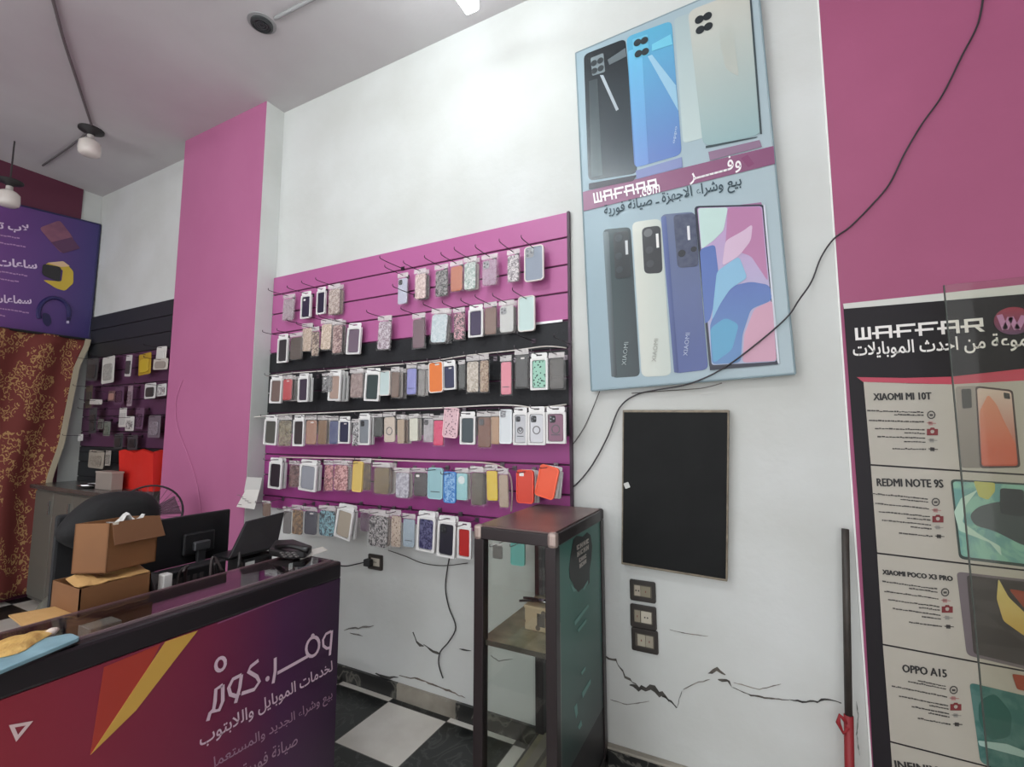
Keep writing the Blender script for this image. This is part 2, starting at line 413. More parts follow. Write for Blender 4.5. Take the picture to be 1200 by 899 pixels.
fill_batten((-2.75, .35, CEIL_Z), 1.24, 'added unseen fill tube on the ceiling above the staff side of the counter', FILL_STRENGTH * .6, 'y')  # fill lamp added out of view to lift the left side
fill_batten((-1.5, -.3, CEIL_Z), 1.24, 'added unseen fill tube on the ceiling over the purple counter', FILL_STRENGTH * 5.5, 'x')  # strongest fill, added out of view to brighten the low wall

def ceiling_disc():
    c = atZ(307, 27, CEIL_Z); t = thing('ceiling_junction_cover', 'round black perforated cover on the ceiling at the end of a conduit', 'cover', c)
    mk('rim', MB().lathe(c, (0, 0, -1), [(.062, 0), (.062, .018), (.05, .024), (.05, .012)], 28), mat((52, 54, 55), .5), t, smooth=False)
    g = MB()
    for r in (.012, .026, .04): g.lathe(c + Vector((0, 0, -.012)), (0, 0, -1), [(r, 0), (r + .006, 0), (r + .006, .006), (r, .006)], 20, True)
    mk('grille', g, mat((70, 72, 74), .5), t)
    mk('plate', MB().lathe(c, (0, 0, -1), [(.08, 0), (.08, .004), (.06, .006)], 28), mat((150, 150, 150), .6), t)
ceiling_disc()
def conduit(name, pts, r, col, label, cat, n=6):
    o = mk(name, MB().tube(smooth_path(pts, n), r, 8), mat(col, .6), smooth=True); return tag(o, label, cat)
conduit('ceiling_conduit', [atZ(322, 22, CEIL_Z - .012), atZ(345, 10, CEIL_Z - .012), atZ(372, -4, CEIL_Z - .012), atZ(430, -34, CEIL_Z - .012)], .011, (150, 150, 150), 'grey conduit on the ceiling running to the round black cover', 'conduit')
conduit('ceiling_cable', [atZ(52, -30, CEIL_Z - .012), atZ(62, 0, CEIL_Z - .012), atZ(75, 48, CEIL_Z - .015), atZ(92, 100, CEIL_Z - .012), atZ(107, 146, CEIL_Z - .012)], .009, (112, 106, 106), 'thin dark cable along the ceiling running to the white bulb', 'cable')
conduit('ceiling_cable', [atZ(107, 152, CEIL_Z - .012), atZ(80, 173, CEIL_Z - .012), atZ(50, 194, CEIL_Z - .012)], .008, (100, 96, 96), 'dark cable along the ceiling linking the two unlit bulbs', 'cable')
def bulb(px, py, size, label, drop=0):
    c = atZ(px, py, CEIL_Z - drop); t = thing('ceiling_bulb', label, 'bulb', c, None)
    if drop: mk('cord', MB().tube([c + Vector((0, 0, drop)), c], .006, 6), mat((60, 56, 56), .6), t)
    mk('rose', MB().lathe(c, (0, 0, -1), [(.085 * size, 0), (.085 * size, .012), (.03 * size, .03), (.024 * size, .05)], 20), mat((40, 38, 38), .6), t, smooth=True)
    mk('socket', MB().lathe(c + Vector((0, 0, -.04)), (0, 0, -1), [(.022 * size, 0), (.024 * size, .05 * size)], 16), mat((196, 190, 184), .5), t)
    R = size; z0 = -.04 - .045 * size
    mk('glass_bulb', MB().lathe(c + Vector((0, 0, z0)), (0, 0, -1), [(.028 * R, 0), (.05 * R, .012 * R), (.072 * R, .035 * R), (.075 * R, .10 * R), (.07 * R, .128 * R), (.05 * R, .142 * R), (.01, .146 * R)], 22), mat((222, 214, 206), .25), t, smooth=True)
bulb(107, 152, 1.0, 'unlit white lamp bulb hanging near the pink pier')
bulb(12, 212, 1.0, 'unlit white lamp bulb on a cord above the hanging purple banner', .36)

# ================================================================== DISPLAY WALL
BY = 2.23                                          # front of the slatted board
XL, XR, ZT, ZB = -3.172, -.823, EYE + 1.14, EYE - .56
G = [EYE + 1.0 - .1475 * k for k in range(11)]
def slatwall():
    t = thing('slatwall_display', 'wide pink and black slatted display board full of hanging phone cases', 'display board', ((XL + XR) / 2, WALL_Y, ZB))
    m_p = mat((174, 92, 144), .45, bump=.03); m_k = mat((36, 37, 40), .5, pat='noise', col2=(28, 29, 32), scale=6, bump=.3, bscale=40, spec=.3); m_m = mat((156, 62, 132), .45, bump=.03)
    zs = [ZT] + G + [ZB]
    for i in range(len(zs) - 1):
        if zs[i] - zs[i + 1] < .03: continue
        m, n = (m_p, 'pink_slat') if i < 4 else (m_k, 'black_slat') if i < 8 else (m_m, 'magenta_slat')
        mk(n, MB().box(XL, XR, BY, WALL_Y - .003, zs[i + 1] + .005, zs[i] - .004), m, t, bevel=.0025, label={'pink_slat': 'bright pink slat', 'black_slat': 'black slat', 'magenta_slat': 'deep magenta slat'}[n])
    mk('groove_backing', MB().box(XL + .002, XR - .002, BY + .010, WALL_Y - .002, ZB + .006, ZT - .006), mat((72, 28, 60), .6), t)
    mk('edge_strip', MB().box(XR - .001, XR + .012, BY - .002, WALL_Y - .002, ZB, ZT), mat((64, 40, 58), .5), t)
    mk('metal_lip', MB().box(atY(628, 377, BY).x, XR - .03, BY - .006, BY, G[3] - .006, G[3] + .006), mat((225, 225, 225), .3, metal=.3), t, label='bare white metal edge above the black slats')
slatwall()

# hooks
M_hook = mat((120, 112, 118), .35, metal=.9)
M_hookd = mat((62, 52, 60), .35, metal=.7)
def make_hook(x, z, L=.2, m=M_hook, up=.014):
    t = thing('peg_hook', '', 'hook', (x, BY, z))
    mk('wire', MB().tube(smooth_path([(x, BY - .004, z), (x, BY - L * .6, z - .002), (x, BY - L, z), (x, BY - L - .006, z + up)], 3), .0022, 6), m, t, smooth=True)
    mk('back_clip', MB().box(x - .012, x + .012, BY - .005, BY + .002, z - .012, z + .012), m, t)
    return t
HOOK0 = make_hook(-1.0, 2.5, .2, M_hookd); HOOKL = make_hook(-1.0, 2.4, .2, M_hook)
HOOK0_used = {}
def hook_at(x, z, label, group, dark=False):
    src = HOOK0 if dark else HOOKL
    if src.name not in HOOK0_used:
        HOOK0_used[src.name] = 1; o = src; dx = Vector((x, BY, z)) - LOC[o.name]; o.location = o.location + dx
        base = LOC[o.name]; HOOK0_used[src.name] = base
        for q in [o] + list(o.children): LOC[q.name] = base     # mesh data stays relative to its first place
        o['label'] = label; o['group'] = group
        return o
    c = src.copy(); COL.objects.link(c); c.location = (x, BY, z); c['label'] = label; c['group'] = group
    for ch in src.children:
        k = ch.copy(); COL.objects.link(k); k.parent = c
    return c

M_card = mat((226, 224, 222), .45); M_card2 = mat((232, 230, 228), .45)
M_bag = mat((236, 232, 230), .18, alpha=.11, bump=.8, bscale=45, spec=1.0); M_bagh = mat((240, 234, 232), .2, alpha=.5, bump=.8, bscale=60, spec=1.0)
M_win = mat((230, 232, 235), .08, alpha=.10, spec=.8)
M_lens = mat((22, 22, 24), .15); M_dark = mat((30, 30, 32), .5)
U, V = Vector((1, 0, 0)), Vector((0, 0, 1))
def case_mat(c1, c2, pat):
    if pat == 'plain': return mat(c1, .38)
    if pat == 'glossy': return mat(c1, .15)
    if pat == 'glitter': return mat(c1, .3, pat='glitter', col2=c2, scale=80)
    if pat == 'marble': return mat(c1, .3, pat='marble', col2=c2, scale=34)
    if pat == 'floral': return mat(c1, .35, pat='floral', col2=c2, scale=70, thr=.28)
    if pat == 'ladder': return mat(c1, .35, pat='floral', col2=c2, scale=120, thr=.2)
    if pat == 'clear': return mat(c1, .15, pat='noise', col2=c2, scale=45, alpha=.62, bump=.4)
    if pat == 'grad': return mat(c1, .3, pat='gradz', col2=c2)
    return mat(c1, .4)
def make_pack(c, wd, ht, style, c1, c2, pat, tilt, label, group, det=''):
    """a packed phone case, hanging with its front facing the room; c: centre of its front"""
    x, y, z = c; R = random.Random(int(x * 1e4) ^ int(z * 1e4))
    nm = {'box': 'boxed_phone_case', 'pouch': 'bagged_phone_case', 'case': 'phone_case', 'blister': 'carded_accessory'}[style]
    t = thing(nm, label, 'phone case' if style != 'blister' else 'accessory', (x, y + .01, z - ht / 2), group)
    a = math.radians(tilt); u = Vector((math.cos(a), 0, math.sin(a))); v = Vector((-math.sin(a), 0, math.cos(a)))
    C = Vector(c); BK = Vector((0, 1, 0)); n = 4
    def at(dx, dz, dy=0): return C + u * dx + v * dz + BK * dy
    cm = case_mat(c1, c2, pat)
    def case(cx, cz, w_, h_, dy, th=.009):
        k = mk('case_back', MB().prism(rrect(at(cx, cz, dy), u, v, w_, h_, w_ * .16, n), BK * th), cm, t, bevel=.002)
        if 'cam' in det:
            cw, ch = w_ * .42, w_ * .46
            q = at(cx - w_ * .22, cz + h_ / 2 - ch * .5 - h_ * .05, dy)
            mk('camera_cutout', MB().prism(rrect(q, u, v, cw, ch, cw * .25, 3), BK * -.0016), M_dark if 'pale' not in det else mat((150, 150, 152), .4), k)
            ln = MB()
            for i, j in ((-.25, .25), (.25, .05), (-.25, -.22)): ln.lathe(q + u * (cw * i) + v * (ch * j) + BK * -.0016, (0, -1, 0), [(cw * .15, 0), (cw * .15, .0014), (cw * .08, .0016)], 10)
            mk('camera_rings', ln, mat((120, 122, 126), .25, metal=.6), k)
        elif 'hole' in det:
            q = at(cx + w_ * .1, cz + h_ * .41, dy)
            mk('camera_cutout', MB().prism(rrect(q, u, v, w_ * .3, h_ * .055, h_ * .02, 3), BK * -.0012), mat((220, 214, 210), .4), k)
        if 'ring' in det:
            q = at(cx, cz - h_ * .06, dy); r = w_ * .3
            mk('magnet_ring', MB().lathe(q, (0, -1, 0), [(r * .78, 0), (r * .78, .0015), (r, .0015), (r, 0)], 20, True), mat((96, 92, 94), .4), k)
        if 'smallring' in det:
            q = at(cx, cz - h_ * .03, dy); r = w_ * .17
            mk('magnet_ring', MB().lathe(q, (0, -1, 0), [(r * .6, 0), (r * .6, .0015), (r, .0015), (r, 0)], 20, True), mat((70, 70, 74), .4), k)
        if 'text' in det:
            q = at(cx, cz - h_ * .27, dy)
            mk('print_bar', MB().prism(rrect(q, u, v, w_ * .62, h_ * .025, .001, 2), BK * -.0008), mat((52, 60, 110) if 'blue' in det else (70, 80, 84), .5), k)
        if 'tag' in det:
            q = at(cx - w_ * .2, cz + h_ * .36, dy)
            mk('sticker', MB().prism(rrect(q, u, v, w_ * .26, h_ * .1, .001, 2), BK * -.0008), mat((232, 226, 222), .5), k)
        if 'disc' in det:
            q = at(cx, cz + h_ * .25, dy)
            mk('sticker', MB().lathe(q, (0, -1, 0), [(w_ * .3, 0), (w_ * .3, .0012), (w_ * .2, .0014)], 20), mat((222, 230, 228), .4), k)
        return k
    if style == 'box':
        tab = ht * .13; bh = ht - tab
        out = rrect(at(0, -tab / 2), u, v, wd, bh, wd * .06, n); inn = rrect(at(0, -tab / 2 - bh * .005), u, v, wd * .78, bh * .88, wd * .1, n)
        mk('card_frame', MB().ring(out, inn, BK * .014), M_card, t)
        slot = MB().ring(rrect(at(0, ht / 2 - tab * .45, .004), u, v, wd * .92, tab * 1.1, wd * .08, n), rrect(at(0, ht / 2 - tab * .4, .004), u, v, wd * .34, tab * .3, tab * .1, n), BK * .003)
        mk('hang_tab', slot, M_card2, t)
        case(0, -tab / 2, wd * .74, bh * .85, .003)
        mk('backing_card', MB().prism(rrect(at(0, -tab / 2, .0125), u, v, wd * .95, bh * .96, wd * .06, n), BK * .0015), M_card, t)
    elif style == 'pouch':
        hd = ht * .14
        case(R.uniform(-.03, .03) * wd, -hd * .45, wd * .80, (ht - hd) * .93, .004)
        def bag(s):
            def fn(i, j):
                e = min(i, 1 - i, j, 1 - j)
                return at((i - .5) * wd * (1 + .03 * math.sin(j * 5)), (j - .5) * ht, .008 + s * (.0085 if e > .01 else 0) + R.uniform(-.0022, .0022))
            return fn
        mb = MB().grid(bag(-1), 6, 9); mk('plastic_bag', mb, M_bag, t, smooth=False, recalc=False)
        mk('bag_header', MB().grid(lambda i, j: at((i - .5) * wd * .92, ht / 2 - hd * (1 - j) + 0, .002 + R.uniform(-.0015, .0015)), 5, 2), M_bagh, t, recalc=False, solid=.0008)
    elif style == 'case':
        k = case(0, 0, wd, ht, .004, .008)
        mk('rim', MB().ring(rrect(at(0, 0, .001), u, v, wd * 1.02, ht * 1.01, wd * .17, n), rrect(at(0, 0, .001), u, v, wd * .9, ht * .95, wd * .13, n), BK * .013),
           mat(tuple(min(255, v_ * 1.06 + 8) for v_ in c1) if 'palerim' not in det else (222, 214, 208), .35), t)
    else:
        mk('backing_card', MB().prism(rrect(at(0, 0, .008), u, v, wd, ht, wd * .08, n), BK * .0015), mat(c2, .5), t)
        mk('blister', MB().prism(rrect(at(0, -ht * .08), u, v, wd * .7, ht * .62, wd * .12, n), BK * .0085), cm, t, bevel=.003)
    return t
# name, top-row wording, depth of the fronts from the board, groove that carries the hooks, list of packs:
# x0, y0, x1, y1, style, colour, second colour, pattern, wording, tilt, details, packs behind
P, B, C_ = 'pouch', 'box', 'case'
ROWS = [
 ('top hook row', .05, G[0], [
  (329.6, 345, 345, 376, P, (168, 150, 156), (206, 196, 200), 'clear', 'clear bag with a smoky grey case', -3, '', 0),
  (352, 342, 364, 373, B, (52, 44, 66), (0, 0, 0), 'plain', 'navy case with a white edge', 0, 'tag', 0),
  (370.6, 337, 381, 368, B, (44, 38, 60), (0, 0, 0), 'plain', 'slim navy case split by a white stripe', 0, '', 0),
  (383, 333, 398.5, 369, P, (150, 128, 120), (206, 190, 180), 'marble', 'bagged beige and brown case', 0, '', 1),
  (464.7, 320, 478, 357, P, (186, 186, 204), (160, 160, 180), 'plain', 'bagged silver-lilac case with a dark camera', 0, 'cam', 0),
  (484, 315, 499.5, 351, P, (190, 162, 156), (226, 206, 200), 'marble', 'bagged cream and rose marbled case', 0, '', 1),
  (508, 310, 525.5, 348, P, (44, 42, 44), (150, 146, 144), 'marble', 'black and silver patterned case', 0, '', 0),
  (526, 306, 543, 342, P, (188, 112, 84), (200, 130, 100), 'plain', 'terracotta brown case', 0, '', 0),
  (542, 301, 559, 340, P, (212, 216, 212), (150, 168, 160), 'vein2', 'white marble case', 0, '', 1),
  (563, 298, 584, 335, P, (176, 140, 166), (208, 184, 200), 'clear', 'clear mauve case', 0, 'cam pale', 0),
  (593, 292.5, 609.7, 331, P, (216, 208, 208), (120, 110, 116), 'vein2', 'white case with thin dark scribbles', 0, '', 0),
  (614, 288, 637, 329, C_, (138, 146, 160), (0, 0, 0), 'plain', 'smoky blue case with a pale rim', 0, 'cam pale palerim', 0)]),
 ('second hook row', .05, G[2], [
  (324.7, 392, 337, 425, B, (58, 54, 58), (0, 0, 0), 'plain', 'charcoal case in a white frame', 0, '', 0),
  (338, 390, 354.7, 422, P, (70, 54, 44), (92, 74, 60), 'noise', 'bagged dark brown case', 0, '', 0),
  (351.6, 379, 366, 412.5, P, (176, 152, 132), (210, 190, 172), 'marble', 'bagged sand beige case', -3, '', 0),
  (364, 383, 373.5, 418, P, (104, 84, 76), (190, 170, 150), 'glitter', 'narrow bagged brown glitter case', 0, '', 0),
  (374, 374, 388.5, 410.6, P, (186, 164, 140), (224, 206, 190), 'marble', 'wide bagged cream case', -2, '', 1),
  (388, 374.5, 401, 415, P, (126, 92, 92), (196, 168, 160), 'glitter', 'bagged rosy brown glitter case', 0, '', 1),
  (406, 379, 422.6, 415, B, (112, 96, 110), (140, 126, 136), 'noise', 'grey-mauve case in a white frame', -3, '', 0),
  (440.7, 370, 458.5, 410.5, P, (140, 118, 130), (206, 196, 202), 'marble', 'lone bagged grey and pink case', -3, '', 0),
  (481.6, 367, 498.6, 409, P, (104, 74, 84), (150, 120, 124), 'noise', 'bagged plum brown case', 0, '', 0),
  (503, 361.5, 526, 402.5, P, (208, 216, 218), (180, 196, 200), 'vein2', 'pale sheet-like white case hanging askew', -4, '', 1),
  (529.7, 360.6, 545, 399, P, (206, 150, 160), (46, 38, 44), 'marble', 'pink and black patterned case', 0, '', 0),
  (548.5, 357.5, 566, 395, B, (66, 56, 82), (0, 0, 0), 'plain', 'dark violet case with a white edge', 0, '', 0),
  (566, 354, 583, 393, P, (126, 96, 84), (172, 140, 122), 'noise', 'bagged muddy brown case', 0, '', 0),
  (583, 352, 603.4, 390.5, P, (200, 200, 196), (170, 172, 170), 'plain', 'bagged off-white case with a grey top', 0, 'cam pale', 1),
  (606.6, 347, 626.6, 388, C_, (192, 212, 208), (0, 0, 0), 'plain', 'mint white case with a pink header', 0, 'palerim', 0)]),
 ('upper row on the black band', .12, G[4], [
  (316, 440, 330, 472.6, B, (116, 98, 92), (0, 0, 0), 'noise', 'taupe case in a white frame', -2, '', 0),
  (329.5, 439.6, 342, 470, P, (186, 54, 62), (0, 0, 0), 'plain', 'crimson case', 0, 'hole', 2),
  (349, 438, 361, 471, B, (66, 56, 70), (0, 0, 0), 'plain', 'dusky violet case in a white frame', 0, '', 1),
  (376, 437, 389.5, 460, P, (70, 70, 72), (170, 172, 172), 'clear', 'small clear bag with a white tag', 0, 'tag', 0),
  (384.6, 434, 399, 469.6, B, (168, 144, 132), (0, 0, 0), 'plain', 'rose beige case in a white frame', -2, '', 2),
  (408.4, 432, 426, 467, P, (140, 112, 106), (200, 178, 172), 'clear', 'clear bag with a pinkish brown case', 0, '', 1),
  (427, 432, 445, 470, B, (52, 66, 66), (0, 0, 0), 'plain', 'dark green case in a white frame', -3, '', 0),
  (444, 434.7, 456.6, 463.4, C_, (190, 206, 204), (0, 0, 0), 'plain', 'icy mint case', 0, 'palerim', 0),
  (457, 430, 468, 467, P, (112, 88, 74), (150, 124, 108), 'noise', 'bagged brown wood-toned case', 0, '', 2),
  (475, 426, 488.4, 463.4, P, (136, 138, 200), (0, 0, 0), 'plain', 'periwinkle blue case', 0, 'text blue', 0),
  (488.4, 427, 498, 465, P, (132, 128, 124), (180, 176, 172), 'clear', 'narrow clear grey case', 0, '', 1),
  (501.8, 424, 519, 460, C_, (222, 118, 50), (0, 0, 0), 'plain', 'bright orange case with a pale rim', 2, 'hole palerim', 0),
  (518.5, 422.7, 534, 456.7, B, (40, 44, 76), (0, 0, 0), 'plain', 'navy blue case in a white frame', 2, 'hole', 0),
  (536, 422, 545, 457, P, (58, 62, 60), (84, 88, 86), 'plain', 'slim blackish green case', 0, '', 0),
  (545, 416.5, 562, 461, P, (164, 150, 132), (206, 196, 182), 'marble', 'wide bagged greige case', 0, '', 0),
  (560.6, 415, 573, 461, P, (128, 98, 72), (180, 156, 130), 'marble', 'bagged amber brown case', 0, '', 0),
  (585, 416.5, 600, 464, P, (222, 130, 146), (236, 190, 196), 'noise', 'salmon pink bagged case', 0, 'text', 0),
  (602, 409, 620, 455.5, P, (50, 52, 52), (0, 0, 0), 'plain', 'matt black case under a clear header', 0, 'hole', 0),
  (621, 414, 642, 457, B, (150, 196, 176), (28, 62, 54), 'floral', 'sea green case with a dark printed figure', 0, '', 0),
  (642, 413, 662.6, 457, P, (72, 70, 66), (110, 106, 100), 'clear', 'smoky clear case', 0, '', 0)]),
 ('lower row on the black band', .13, G[6], [
  (309, 487, 324.6, 521.6, B, (84, 84, 78), (0, 0, 0), 'noise', 'olive grey case in a white frame', -2, '', 0),
  (324, 487, 342, 524, P, (128, 118, 94), (168, 158, 132), 'clear', 'bagged olive khaki case', 0, '', 0),
  (343, 487, 356, 523, B, (60, 54, 54), (0, 0, 0), 'noise', 'brown black case in a white frame', 0, '', 0),
  (356, 487, 371, 522, P, (164, 120, 98), (190, 150, 130), 'noise', 'bagged rosy tan case', 0, 'hole', 0),
  (370.5, 487, 383, 522, P, (124, 92, 60), (160, 128, 92), 'noise', 'bagged mustard brown case', 0, '', 1),
  (384, 488, 396.5, 521.6, P, (66, 76, 118), (100, 110, 150), 'noise', 'bagged steel blue case', 0, '', 0),
  (396, 488.5, 410, 520, B, (44, 46, 70), (0, 0, 0), 'plain', 'midnight blue case in a white frame', 0, 'hole', 0),
  (411, 491, 419.8, 523.4, P, (60, 58, 62), (196, 194, 194), 'marble', 'slim black and white patterned case', 0, '', 0),
  (419.5, 485, 433.5, 521.6, B, (126, 130, 136), (0, 0, 0), 'plain', 'steel grey case in a white frame', 0, 'cam', 1),
  (436, 485, 448, 513, P, (46, 52, 48), (0, 0, 0), 'plain', 'short greenish black case', 0, '', 0),
  (448, 483, 464, 519.5, P, (200, 184, 168), (150, 130, 116), 'plain', 'cream case with a dark ring', 2, 'ring', 0),
  (464, 486, 474, 521, P, (174, 152, 128), (200, 182, 160), 'noise', 'narrow bagged wheat case', 2, '', 2),
  (478, 485, 490.5, 518, P, (212, 210, 192), (0, 0, 0), 'plain', 'ivory case', 2, '', 1),
  (494, 485, 508, 519.5, P, (176, 168, 172), (214, 208, 210), 'clear', 'clear grey case with a square camera', 0, 'cam', 0),
  (506, 487, 520.5, 523.5, P, (214, 40, 98), (150, 24, 66), 'ladder', 'hot pink studded case', 0, '', 0),
  (519, 478, 536.5, 513, C_, (214, 178, 184), (130, 96, 106), 'floral', 'pink flowered case hanging askew', -5, '', 0),
  (538.5, 483, 557, 521, B, (60, 72, 78), (0, 0, 0), 'plain', 'slate teal case in a white frame', 0, '', 0),
  (557.5, 482, 576, 526, P, (112, 66, 44), (160, 110, 84), 'noise', 'copper brown bagged case', 0, 'cam', 0),
  (573, 482, 586, 522, P, (176, 138, 104), (206, 176, 146), 'noise', 'bagged caramel case', 0, '', 0),
  (585, 480, 599.5, 520, C_, (214, 218, 220), (0, 0, 0), 'plain', 'plain white case', 0, 'cam pale', 0),
  (601, 478, 618, 521.6, B, (190, 190, 194), (0, 0, 0), 'plain', 'silver case with a small ring and cameras', 0, 'cam smallring text', 0),
  (618, 477, 639, 521.6, B, (206, 206, 210), (0, 0, 0), 'plain', 'pearl white case with a large ring', 0, 'cam ring', 0),
  (639, 477, 663, 520, B, (132, 92, 112), (0, 0, 0), 'plain', 'mauve case with a ring and cameras', 0, 'cam ring text', 0)]),
 ('upper row on the magenta band', .12, G[8], [
  (314.4, 537, 330, 573, B, (44, 36, 44), (0, 0, 0), 'plain', 'black case in a white frame', -2, '', 1),
  (337, 540, 351, 572, P, (76, 48, 48), (130, 96, 92), 'glitter', 'bagged chocolate glitter case', 0, '', 0),
  (350, 539.5, 371, 575.7, B, (150, 152, 160), (206, 208, 214), 'noise', 'misty silver case in a white frame', -3, '', 1),
  (378, 539.5, 390, 576.5, P, (206, 146, 146), (130, 76, 80), 'glitter', 'bagged coral glitter case', 0, '', 0),
  (389, 539.5, 409, 576.5, P, (218, 168, 164), (150, 92, 94), 'glitter', 'wide bagged blush glitter case', 0, '', 1),
  (412.7, 541, 424, 576.5, C_, (216, 186, 106), (0, 0, 0), 'plain', 'pastel yellow case', -2, '', 0),
  (421, 537, 435, 576, P, (50, 40, 34), (120, 96, 70), 'marble', 'bagged black and bronze case', 0, '', 0),
  (435, 542, 457, 580.5, P, (122, 102, 70), (160, 140, 104), 'clear', 'wide bagged khaki brown case', 0, '', 2),
  (460.6, 548.5, 480, 585, P, (200, 198, 206), (150, 146, 158), 'marble', 'white and silver swirled case', 0, '', 1),
  (482, 548.5, 501, 583, P, (62, 54, 56), (84, 76, 78), 'noise', 'bagged dusty black case', 0, 'tag', 0),
  (500.7, 548.5, 518.5, 585, C_, (150, 188, 194), (0, 0, 0), 'plain', 'powder blue case with a dark stripe', 0, 'text', 0),
  (519.4, 553, 533.5, 589.5, C_, (66, 124, 190), (150, 190, 224), 'marble', 'sky blue dotted case', 0, '', 0),
  (532, 548.5, 549, 587.7, P, (152, 204, 206), (0, 0, 0), 'plain', 'aqua case with a white disc', 0, 'disc', 1),
  (550, 546.7, 567, 594, P, (72, 66, 54), (130, 120, 100), 'clear', 'bagged olive black case', 0, '', 1),
  (568, 545, 584, 588.6, P, (222, 190, 40), (0, 0, 0), 'plain', 'lemon yellow case', 2, '', 0),
  (583, 549, 596.5, 596.6, P, (178, 156, 134), (130, 108, 90), 'ladder', 'bagged stone beige wavy case', 2, '', 0),
  (604.7, 551, 625, 590, C_, (214, 66, 44), (0, 0, 0), 'plain', 'vermilion red case with a paper tag', 0, 'tag', 2),
  (629, 546, 652, 584, C_, (238, 92, 56), (0, 0, 0), 'plain', 'coral orange case hanging askew', -13, '', 2)]),
 ('lowest hook row', .13, G[9] + .02, [
  (306, 587, 317, 606, P, (112, 84, 66), (150, 120, 96), 'noise', 'brown leather-like case by the pier', 0, '', 0),
  (330, 594, 341, 627, P, (66, 60, 60), (120, 112, 110), 'clear', 'bagged smoky black case', 0, '', 0),
  (340, 592, 355, 628, P, (76, 58, 46), (164, 130, 90), 'marble', 'bagged black and gold case', 0, '', 0),
  (354, 594, 372, 628, P, (62, 62, 76), (0, 0, 0), 'plain', 'bagged blue-black case', 0, 'hole', 0),
  (371.5, 593, 394, 630, P, (140, 190, 200), (36, 50, 62), 'marble', 'turquoise and black patterned case', 0, '', 1),
  (393, 592, 413, 632, B, (172, 160, 144), (0, 0, 0), 'plain', 'sandy case in a white frame hanging askew', -9, '', 1),
  (420, 597, 433, 624, P, (86, 52, 82), (110, 76, 104), 'clear', 'clear purple bag', 0, '', 0),
  (429, 598, 456, 643, P, (186, 180, 178), (52, 50, 52), 'marble', 'large bagged white and black case', -2, '', 1),
  (456, 597.5, 470, 643, P, (196, 176, 158), (126, 100, 84), 'floral', 'bagged cream case with brown flowers', 0, '', 0),
  (470, 602, 487, 643, P, (160, 176, 188), (0, 0, 0), 'plain', 'blue-grey case with dark cameras', 0, 'text', 0),
  (488, 600, 510, 647, B, (52, 50, 84), (110, 108, 140), 'marble', 'indigo marbled case in a white frame', -2, '', 1),
  (512, 605.5, 533.6, 653.6, B, (44, 42, 52), (0, 0, 0), 'plain', 'ink black case in a white frame', -2, 'cam', 1),
  (535.5, 612.6, 552, 655, B, (178, 42, 40), (0, 0, 0), 'plain', 'brick red case in a white frame', 0, '', 0),
  (575, 637, 589, 656, P, (70, 66, 66), (120, 112, 110), 'clear', 'dark bagged case behind the glass tower', 0, '', 0),
  (598, 636, 614.5, 663, C_, (116, 196, 190), (0, 0, 0), 'plain', 'turquoise case behind the glass tower', 0, '', 0)]),
]
for rn, d0, hz, packs in ROWS:
    low = d0 > .1
    prev = None
    for i, (x0, y0, x1, y1, st, c1, c2, pat, desc, tilt, det, extra) in enumerate(packs):
        Y = BY - d0 - (.009 * (i % 2))
        if pat == 'vein2': pat = 'marble'
        ym = (y0 + y1) / 2; xm = (x0 + x1) / 2
        a, b = atY(x0, ym, Y), atY(x1, ym, Y); tz, bz = atY(xm, y0, Y).z, atY(xm, y1, Y).z
        c = Vector(((a.x + b.x) / 2, Y, (tz + bz) / 2)); wd = (b.x - a.x) * .97; ht = tz - bz
        grp = 'phone cases on the ' + rn
        nxt = packs[i + 1][8] if i + 1 < len(packs) else packs[i - 1][8]
        lab = '%s, %s' % (desc, rn)
        make_pack(c, wd, ht, st, c1, c2, pat, tilt, lab, grp, det)
        for k in range(extra):
            q = Vector((c.x + .004 * (k + 1), c.y + .026 * (k + 1), c.z - .004 * (k % 2)))
            if q.y + .016 > BY: continue
            col = [(190, 182, 174), (92, 84, 82), (214, 210, 206), (150, 130, 118)][(i + k) % 4]
            make_pack(q, wd * .98, ht * .98, st if st != 'case' else B, col, c2, 'plain', tilt * .5, ('%s pack on the hook behind the %s' % (('next', 'last')[k], desc)), 'cases queued on the ' + rn, '')
        hz_ = tz - (.10 if st == 'box' else .05) * ht if low else hz
        if low: hz_ = tz - .04 * ht
        hook_at(c.x, hz_ if low else tz - .012, 'wire peg hook carrying the %s' % ' '.join(desc.split()[:8]), 'peg hooks of the ' + rn, dark=not low)
# empty hooks
for px, py, lab in ((446, 303, 'empty dark peg hook beside the silver-lilac case'), (461, 336, 'empty dark peg hook left bare in the pink slats'), (606, 392, 'bare peg hook low on the pink slats'), (650, 395, 'bare peg hook on the black band over the smoky clear case')):
    p = atY(px, py, BY - .2); hook_at(p.x, p.z, lab, 'bare peg hooks', True)

